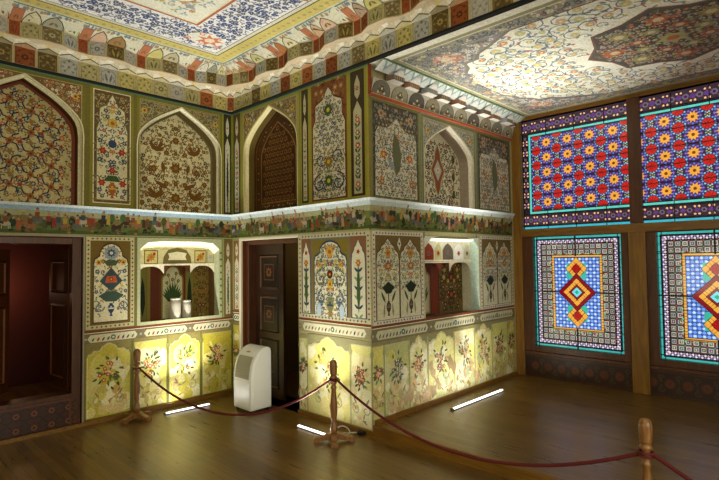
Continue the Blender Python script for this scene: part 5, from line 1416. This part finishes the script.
def leaf_door(name, parent, hinge, ang, w, h, z0, mat, panels, carved=False):
    """door leaf: stiles, rails and raised panels in one mesh, plus knob"""
    fr = Frame(hinge, (math.cos(ang), math.sin(ang), 0), (0, 0, 1))
    P = Paint(fr); C1, C2, C3 = ((86, 46, 18), (54, 28, 12), (112, 62, 26)) if not carved else ((58, 34, 18), (38, 22, 12), (100, 66, 36))
    P.box(0, z0, w, z0+h, -.02, .02, C1)
    for sgn in (1, -1):
        for (a, b, c, d) in panels:
            a, c = a*w, c*w; b, d = z0+b*h, z0+d*h
            o_ = .02*sgn
            def ring3(k0, k1, n0, n1, col):
                A = [(a+k0, b+k0), (c-k0, b+k0), (c-k0, d-k0), (a+k0, d-k0)]; B_ = [(a+k1, b+k1), (c-k1, b+k1), (c-k1, d-k1), (a+k1, d-k1)]
                for i in range(4):
                    j = (i+1) % 4; P.raw([(*A[i], n0), (*A[j], n0), (*B_[j], n1), (*B_[i], n1)], col)
            ring3(0, .02, o_+.001*sgn, o_+.014*sgn, C2); ring3(.02, .035, o_+.014*sgn, o_+.002*sgn, C3)
            P.raw([(a+.035, b+.035, o_+.002*sgn), (c-.035, b+.035, o_+.002*sgn), (c-.035, d-.035, o_+.002*sgn), (a+.035, d-.035, o_+.002*sgn)], C1 if not carved else C2)
            if carved and sgn == -1 or carved:
                P.base = o_+.003*sgn; P.step = .0007*sgn
                x, y = (a+c)/2, (b+d)/2; r = min(c-a, d-b)*.26
                P.ring(x-r, y-r, x+r, y+r, .012, (110, 70, 40), 2); P.flower(x, y, r*.7, 8, (124, 80, 44), (60, 34, 18), 3)
                P.step = .0007; P.base = 0
    o = P.build(name, WOODP, parent); o.matrix_parent_inverse = Matrix.Translation(-parent.location)
    return o
pn = [(.12, .06, .88, .60), (.12, .68, .88, .92)]
leaf_door('door_leaf', root, (DR-.10, .15, 0), PI/2+.08, .56, 1.60, .40, DOORW, pn)
leaf_door('door_leaf', root, (DL+.14, .15, 0), math.radians(47), .62, 1.60, .40, DOORW, pn)

# ------------------------------------------------------------------ door_2: carved door in the pier wall
root = empty('door_2', (0, -.836, 0)); root['kind'] = 'structure'
fbox('casing', F2, EL-.035, EL+.012, 0, HFB+.0, -.02, .014, MARB, root); fbox('casing', F2, EL+.012, ER, HFB-.035, HFB, -.02, .014, MARB, root)
fbox('door_post', F2, EL+.012, EL+.085, 0, HFB-.035, -.24, -.06, DOORW, root)
fbox('lintel', F2, EL+.085, ER, HFB-.09, HFB-.035, -.24, -.06, DARKW, root)
leaf_door('door_leaf', root, (.20, -(EL+.09), 0), -PI/2, .62, 2.05, .01, DARKW, [(.16, .70, .84, .93), (.16, .42, .84, .66), (.16, .06, .84, .38)], True)
leaf_door('door_leaf', root, (.20, -(ER-.04), 0), 0.05, .60, 2.05, .01, DARKW, [(.16, .70, .84, .93), (.16, .42, .84, .66), (.16, .06, .84, .38)], True)

# ------------------------------------------------------------------ turned posts
def lathe(bm, prof, seg=20, cx=0, cy=0):
    rings = []
    for r, z in prof:
        rings.append([bm.verts.new((cx+r*math.cos(2*PI*k/seg), cy+r*math.sin(2*PI*k/seg), z)) for k in range(seg)])
    for A, B_ in zip(rings, rings[1:]):
        for k in range(seg): bm.faces.new((A[k], A[(k+1) % seg], B_[(k+1) % seg], B_[k]))
    bm.faces.new(rings[0][::-1]); bm.faces.new(rings[-1])

def lathe_obj(name, prof, mat, parent=None, seg=20, smooth=True):
    bm = bmesh.new(); lathe(bm, prof, seg); me = bpy.data.meshes.new(name); bm.to_mesh(me); bm.free()
    return link(name, me, mat, parent, smooth)

def foot_mesh(ang):
    """one scrolled foot of the cross base"""
    prof = [(.018, .03), (.018, .085), (.06, .085), (.10, .062), (.14, .052), (.19, .05), (.205, .035), (.205, .0), (.155, .0), (.14, .018), (.08, .022), (.05, .03)]
    bm = bmesh.new(); w = .034
    A = [bm.verts.new((x, -w, z)) for x, z in prof]; B_ = [bm.verts.new((x, w, z)) for x, z in prof]
    bm.faces.new(A); bm.faces.new(B_[::-1])
    for i in range(len(prof)): j = (i+1) % len(prof); bm.faces.new((A[i], B_[i], B_[j], A[j]))
    bmesh.ops.recalc_face_normals(bm, faces=bm.faces)
    bmesh.ops.bevel(bm, geom=bm.edges[:], offset=.004, segments=2, affect='EDGES')
    bmesh.ops.rotate(bm, verts=bm.verts, cent=(0, 0, 0), matrix=Matrix.Rotation(ang, 3, 'Z'))
    me = bpy.data.meshes.new('foot'); bm.to_mesh(me); bm.free(); return me

def make_post():
    root = empty('rope_stanchion', (0, 0, 0))
    lathe_obj('shaft', [(.030, .05), (.030, .10), (.036, .105), (.036, .15), (.030, .155), (.034, .17), (.026, .185), (.024, .20), (.033, .26), (.038, .32), (.036, .38), (.028, .46), (.023, .52), (.030, .53), (.031, .545), (.024, .555), (.024, .575)], TURNED, root)
    lathe_obj('collar', [(.024, .575), (.034, .58), (.036, .592), (.034, .604), (.024, .61), (.026, .622), (.036, .632), (.037, .645), (.030, .66), (.022, .668)], TURNED, root)
    lathe_obj('finial', [(.022, .668), (.034, .672), (.036, .68), (.036, .70), (.039, .74), (.039, .775), (.034, .80), (.022, .815), (.006, .82)], TURNED, root)
    for k in range(4): link('foot', foot_mesh(k*PI/2+.35), TURNED, root)
    return root
def copy_tree(o, parent=None):
    c = o.copy(); COL.objects.link(c)
    if parent: c.parent = parent
    for ch in list(o.children): copy_tree(ch, c)
    return c
p1 = make_post(); p1.location = (-1.425, -.215, 0)
p2 = copy_tree(p1); p2.location = (-.375, -2.47, 0); p2.rotation_euler = (0, 0, .5)
p3 = copy_tree(p1); p3.location = (-.388, -5.342, 0); p3.rotation_euler = (0, 0, .2)
G = 'turned wooden rope stanchions'
tag(p1, 'turned wooden rope post beside the yellow wainscot, nearest the left doorway', 'stanchion', G)
tag(p2, 'turned wooden rope post in front of the painted corner pier, whole and nearest the middle', 'stanchion', G)
tag(p3, 'large close wooden rope post at the bottom right, only its rounded head showing', 'stanchion', G)

def tube(pts, r, name, mat, parent=None, seg=8, sub=6):
    cu = bpy.data.curves.new(name, 'CURVE'); cu.dimensions = '3D'; cu.bevel_depth = r; cu.bevel_resolution = 3; cu.resolution_u = sub
    sp = cu.splines.new('NURBS'); sp.points.add(len(pts)-1); sp.use_endpoint_u = True; sp.order_u = 4
    for p, q in zip(sp.points, pts): p.co = (*q, 1)
    cu.use_fill_caps = True
    tmp = bpy.data.objects.new(name+'_c', cu); COL.objects.link(tmp)
    dg = bpy.context.evaluated_depsgraph_get(); me = bpy.data.meshes.new_from_object(tmp.evaluated_get(dg))
    bpy.data.objects.remove(tmp); me.name = name; me.materials.clear()
    return link(name, me, mat, parent, True)

def rope(a, b, sag, label, ha=.592, hb=.592, loops=(True, True)):
    A = Vector(a); B_ = Vector(b); d = (B_-A).normalized()
    s = A+d*.036; e = B_-d*.036
    n = 18; pts = []
    for k in range(n+1):
        t = k/n; p = s.lerp(e, t); p.z = ha+(hb-ha)*t-sag*4*t*(1-t); pts.append(p)
    r = empty('rope', ((A.x+B_.x)/2, (A.y+B_.y)/2, 0)); tag(r, label, 'rope', 'burgundy barrier ropes')
    o = tube(pts, .0125, 'cord', ROPE, r); o.matrix_parent_inverse = Matrix.Translation(-r.location)
    for c_, on in ((A, loops[0]), (B_, loops[1])):
        if not on: continue
        z = ha if c_ is A else hb
        bm = bmesh.new(); R_, rr_ = .0405, .008; seg, sg2 = 20, 8
        rings = [[bm.verts.new((c_.x+(R_+rr_*math.cos(2*PI*j/sg2))*math.cos(2*PI*i/seg), c_.y+(R_+rr_*math.cos(2*PI*j/sg2))*math.sin(2*PI*i/seg), z+rr_*math.sin(2*PI*j/sg2))) for j in range(sg2)] for i in range(seg)]
        for i in range(seg):
            for j in range(sg2): bm.faces.new((rings[i][j], rings[(i+1) % seg][j], rings[(i+1) % seg][(j+1) % sg2], rings[i][(j+1) % sg2]))
        me = bpy.data.meshes.new('loop'); bm.to_mesh(me); bm.free(); q = link('loop', me, ROPE, r, True); q.matrix_parent_inverse = Matrix.Translation(-r.location)
    return r
q1, q2, q3 = (tuple(p.location) for p in (p1, p2, p3))
rope(q1, q2, .44, 'dark red rope sagging in front of the white air cooler, between left and middle posts', hb=.61)
rope(q2, q3, .36, 'dark red rope sagging long and low from the middle post to the near right post', ha=.63)
rope(q3, (-.9, -7.6, 0), .25, 'dark red rope running off the right edge from the near right post', ha=.61, loops=(True, False))

# ------------------------------------------------------------------ air cooler
def air_cooler():
    root = empty('air_cooler', (-.285, -.885, 0))
    W_, D_, H_ = .385, .30, .80       # width along y, depth along x (front faces -x)
    prof = [(-.15, .035), (-.155, .05), (-.155, .40), (-.150, .49), (-.134, .58), (-.106, .66), (-.066, .725), (-.02, .77), (.03, .797), (.08, .808), (.12, .80), (.143, .78), (.15, .74), (.15, .035)]
    bm = bmesh.new(); h = W_/2
    A = [bm.verts.new((x, -h, z)) for x, z in prof]; B_ = [bm.verts.new((x, h, z)) for x, z in prof]
    bm.faces.new(A); bm.faces.new(B_[::-1])
    for i in range(len(prof)): j = (i+1) % len(prof); bm.faces.new((A[i], B_[i], B_[j], A[j]))
    bmesh.ops.recalc_face_normals(bm, faces=bm.faces)
    es = [e for e in bm.edges if abs(e.verts[0].co.y-e.verts[1].co.y) < 1e-4]
    bmesh.ops.bevel(bm, geom=es, offset=.022, segments=4, affect='EDGES', profile=.6)
    me = bpy.data.meshes.new('housing'); bm.to_mesh(me); bm.free(); link('housing', me, WHITEP, root, True)
    me.set_sharp_from_angle(angle=math.radians(35))
    # side cheek line, front seam
    def strip(name, prof2, y0, y1, mat, th=.004, off=.0):
        bm = bmesh.new(); vs = []
        for (x, z), (nx, nz) in prof2:
            vs.append([bm.verts.new((x+nx*o, y, z+nz*o)) for o in (off, off+th) for y in (y0, y1)])
        for a, b in zip(vs, vs[1:]):
            bm.faces.new((a[2], a[3], b[3], b[2])); bm.faces.new((a[0], b[0], b[1], a[1])); bm.faces.new((a[0], a[2], b[2], b[0])); bm.faces.new((a[1], b[1], b[3], a[3]))
        bm.faces.new((vs[0][0], vs[0][1], vs[0][3], vs[0][2])); bm.faces.new((vs[-1][0], vs[-1][2], vs[-1][3], vs[-1][1]))
        bmesh.ops.recalc_face_normals(bm, faces=bm.faces)
        me = bpy.data.meshes.new(name); bm.to_mesh(me); bm.free(); return link(name, me, mat, root)
    N = lambda x, z: Vector((x, z)).normalized()
    fr_pts = [((-.155, .42), N(-1, .02)), ((-.150, .49), N(-1, .1)), ((-.134, .58), N(-1, .25)), ((-.106, .66), N(-1, .5)), ((-.086, .693), N(-1, .6))]
    strip('outlet_grille', [(p, n) for p, n in fr_pts], -.145, .145, GREYP, .004, .0005)
    for k in range(6):
        z = .45+k*.036; x = -.1545+max(0, z-.43)**2*.95
        bm = bmesh.new(); bmesh.ops.create_cube(bm, size=1); bmesh.ops.scale(bm, vec=(.012, .285, .005), verts=bm.verts)
        bmesh.ops.rotate(bm, verts=bm.verts, cent=(0, 0, 0), matrix=Matrix.Rotation(.5, 3, 'Y')); bmesh.ops.translate(bm, verts=bm.verts, vec=(x-.006, 0, z))
        me = bpy.data.meshes.new('louvre'); bm.to_mesh(me); bm.free(); link('louvre', me, GREYP, root)
    strip('front_panel', [((-.155, .07), (-1, 0)), ((-.155, .39), (-1, 0))], -.165, .165, WHITEP, .005, 0)
    bm = bmesh.new(); bmesh.ops.create_uvsphere(bm, u_segments=16, v_segments=8, radius=1); bmesh.ops.scale(bm, vec=(.014, .045, .006), verts=bm.verts)
    bmesh.ops.rotate(bm, verts=bm.verts, cent=(0, 0, 0), matrix=Matrix.Rotation(-.75, 3, 'Y')); bmesh.ops.translate(bm, verts=bm.verts, vec=(-.060, 0, .745))
    me = bpy.data.meshes.new('badge'); bm.to_mesh(me); bm.free(); tag(link('badge', me, BRASS, root, True), 'small gold oval badge')
    # recessed side panel
    bm = bmesh.new(); pp = [(-.11, .08), (.12, .08), (.12, .75), (.04, .755), (-.01, .725), (-.055, .67), (-.09, .59), (-.11, .46)]
    A = [bm.verts.new((x, -h-.006, z)) for x, z in pp]; B_ = [bm.verts.new((x, -h+.01, z)) for x, z in pp]
    bm.faces.new(A); bm.faces.new(B_[::-1])
    for i in range(len(pp)): j = (i+1) % len(pp); bm.faces.new((A[i], B_[i], B_[j], A[j]))
    bmesh.ops.recalc_face_normals(bm, faces=bm.faces); bmesh.ops.bevel(bm, geom=bm.edges[:], offset=.004, segments=2, affect='EDGES')
    me = bpy.data.meshes.new('side_panel'); bm.to_mesh(me); bm.free(); link('side_panel', me, WHITEP, root)
    for x in (-.11, .11):
        for y in (-.15, .15):
            bm = bmesh.new(); bmesh.ops.create_cone(bm, cap_ends=True, segments=16, radius1=.02, radius2=.02, depth=.025)
            bmesh.ops.rotate(bm, verts=bm.verts, cent=(0, 0, 0), matrix=Matrix.Rotation(PI/2, 3, 'X')); bmesh.ops.translate(bm, verts=bm.verts, vec=(x, y, .02))
            me = bpy.data.meshes.new('wheel'); bm.to_mesh(me); bm.free(); link('wheel', me, BLACKP, root)
    return tag(root, 'white portable air cooler with curved front and grey outlet, beside the carved door', 'air cooler')
ac = air_cooler(); ac.location = (-.275, -.885, 0); ac.scale = (1, 1, .96)

# ------------------------------------------------------------------ floor washer lamps
def floor_lamp_bar(loc, L, rz, label, z=0):
    root = empty('floor_light_bar', (*loc, z), rz)
    bm = bmesh.new(); bmesh.ops.create_cube(bm, size=1); bmesh.ops.scale(bm, vec=(L+.03, .05, .01), verts=bm.verts); bmesh.ops.bevel(bm, geom=bm.edges[:], offset=.003, segments=2, affect='EDGES'); bmesh.ops.translate(bm, verts=bm.verts, vec=(0, 0, .0051))
    me = bpy.data.meshes.new('housing'); bm.to_mesh(me); bm.free(); link('housing', me, STEEL, root)
    bm = bmesh.new(); n = 10
    rows = []
    for s in (-L/2, L/2): rows.append([bm.verts.new((s, .019*math.cos(PI*k/n), .0102+.012*math.sin(PI*k/n))) for k in range(n+1)])
    for k in range(n): bm.faces.new((rows[0][k], rows[0][k+1], rows[1][k+1], rows[1][k]))
    bm.faces.new(rows[0]); bm.faces.new(rows[1][::-1]); bmesh.ops.recalc_face_normals(bm, faces=bm.faces)
    me = bpy.data.meshes.new('tube'); bm.to_mesh(me); bm.free(); link('tube', me, EMIT, root)
    for s in (-1, 1):
        bm = bmesh.new(); bmesh.ops.create_cube(bm, size=1); bmesh.ops.scale(bm, vec=(.014, .046, .026), verts=bm.verts); bmesh.ops.translate(bm, verts=bm.verts, vec=(s*(L/2+.006), 0, .0135))
        me = bpy.data.meshes.new('end_cap'); bm.to_mesh(me); bm.free(); link('end_cap', me, STEEL, root)
    return tag(root, label, 'light', 'light bars on the floor')
floor_lamp_bar((-.835, -.30), .56, -.06, 'lit white light bar on the floor below the yellow wainscot, left of the air cooler')
floor_lamp_bar((-.325, -2.10), .50, PI/2, 'lit white light bar on the floor behind the middle rope post')
floor_lamp_bar((1.57, -2.965), 1.13, 0, 'long lit white light bar on the raised floor of the window bay', HB)

# ------------------------------------------------------------------ cable and adapter behind the middle post
root = empty('power_cable', (-.15, -2.45, 0)); tag(root, 'looped power cable with black plug lying behind the middle rope post', 'cable')
pts = [(-.30, -2.30, .012), (-.24, -2.28, .012), (-.17, -2.30, .05), (-.12, -2.33, .075), (-.10, -2.42, .04), (-.16, -2.48, .012), (-.22, -2.42, .010), (-.18, -2.36, .012), (-.11, -2.44, .012), (-.07, -2.50, .02)]
o = tube(pts, .007, 'cord', CERAM, root); o.matrix_parent_inverse = Matrix.Translation(-root.location)
bm = bmesh.new(); bmesh.ops.create_cube(bm, size=1); bmesh.ops.scale(bm, vec=(.06, .09, .04), verts=bm.verts); bmesh.ops.bevel(bm, geom=bm.edges[:], offset=.01, segments=3, affect='EDGES'); bmesh.ops.translate(bm, verts=bm.verts, vec=(-.05, -2.54, .021))
me = bpy.data.meshes.new('plug'); bm.to_mesh(me); bm.free(); o = link('plug', me, BLACKP, root); o.matrix_parent_inverse = Matrix.Translation(-root.location); tag(o, 'black plug')

# ------------------------------------------------------------------ vases in the niche
zb = NB
bm = bmesh.new(); bmesh.ops.create_cube(bm, size=1); bmesh.ops.scale(bm, vec=(.36, .13, .03), verts=bm.verts); bmesh.ops.bevel(bm, geom=bm.edges[:], offset=.006, segments=2, affect='EDGES'); bmesh.ops.translate(bm, verts=bm.verts, vec=(-.745, .075, zb+.0155))
me = bpy.data.meshes.new('stone_slab'); bm.to_mesh(me); bm.free(); tag(link('stone_slab', me, MARB), 'pale stone slab lying in the wall niche under the two vases', 'slab')
prof = [(.050, 0), (.066, .004), (.069, .03), (.069, .10), (.069, .18), (.067, .215), (.060, .235), (.061, .25), (.065, .255), (.058, .254), (.05, .235), (.045, .2), (.04, .02), (.0, .015)]
def pot(loc, s, label):
    root = empty('vase', loc); bm = bmesh.new(); lathe(bm, [(r*s, z*s) for r, z in prof[:9]], 24)
    me = bpy.data.meshes.new('body'); bm.to_mesh(me); bm.free(); link('body', me, CERAM, root, True)
    bm = bmesh.new(); seg, R_, rr_ = 24, .063*s, .006*s
    rings = [[bm.verts.new(((R_+rr_*math.cos(2*PI*j/6))*math.cos(2*PI*i/seg), (R_+rr_*math.cos(2*PI*j/6))*math.sin(2*PI*i/seg), .256*s+rr_*math.sin(2*PI*j/6))) for j in range(6)] for i in range(seg)]
    for i in range(seg):
        for j in range(6): bm.faces.new((rings[i][j], rings[(i+1) % seg][j], rings[(i+1) % seg][(j+1) % 6], rings[i][(j+1) % 6]))
    me = bpy.data.meshes.new('rim'); bm.to_mesh(me); bm.free(); link('rim', me, CERAM, root, True)
    return tag(root, label, 'vase', 'white vases in the wall niche')
pot((-.815, .075, zb+.031), 1.04, 'left of two white vases in the wall niche, the wider and taller one')
pot((-.66, .075, zb+.031), .90, 'right of two white vases in the wall niche, the slimmer one')
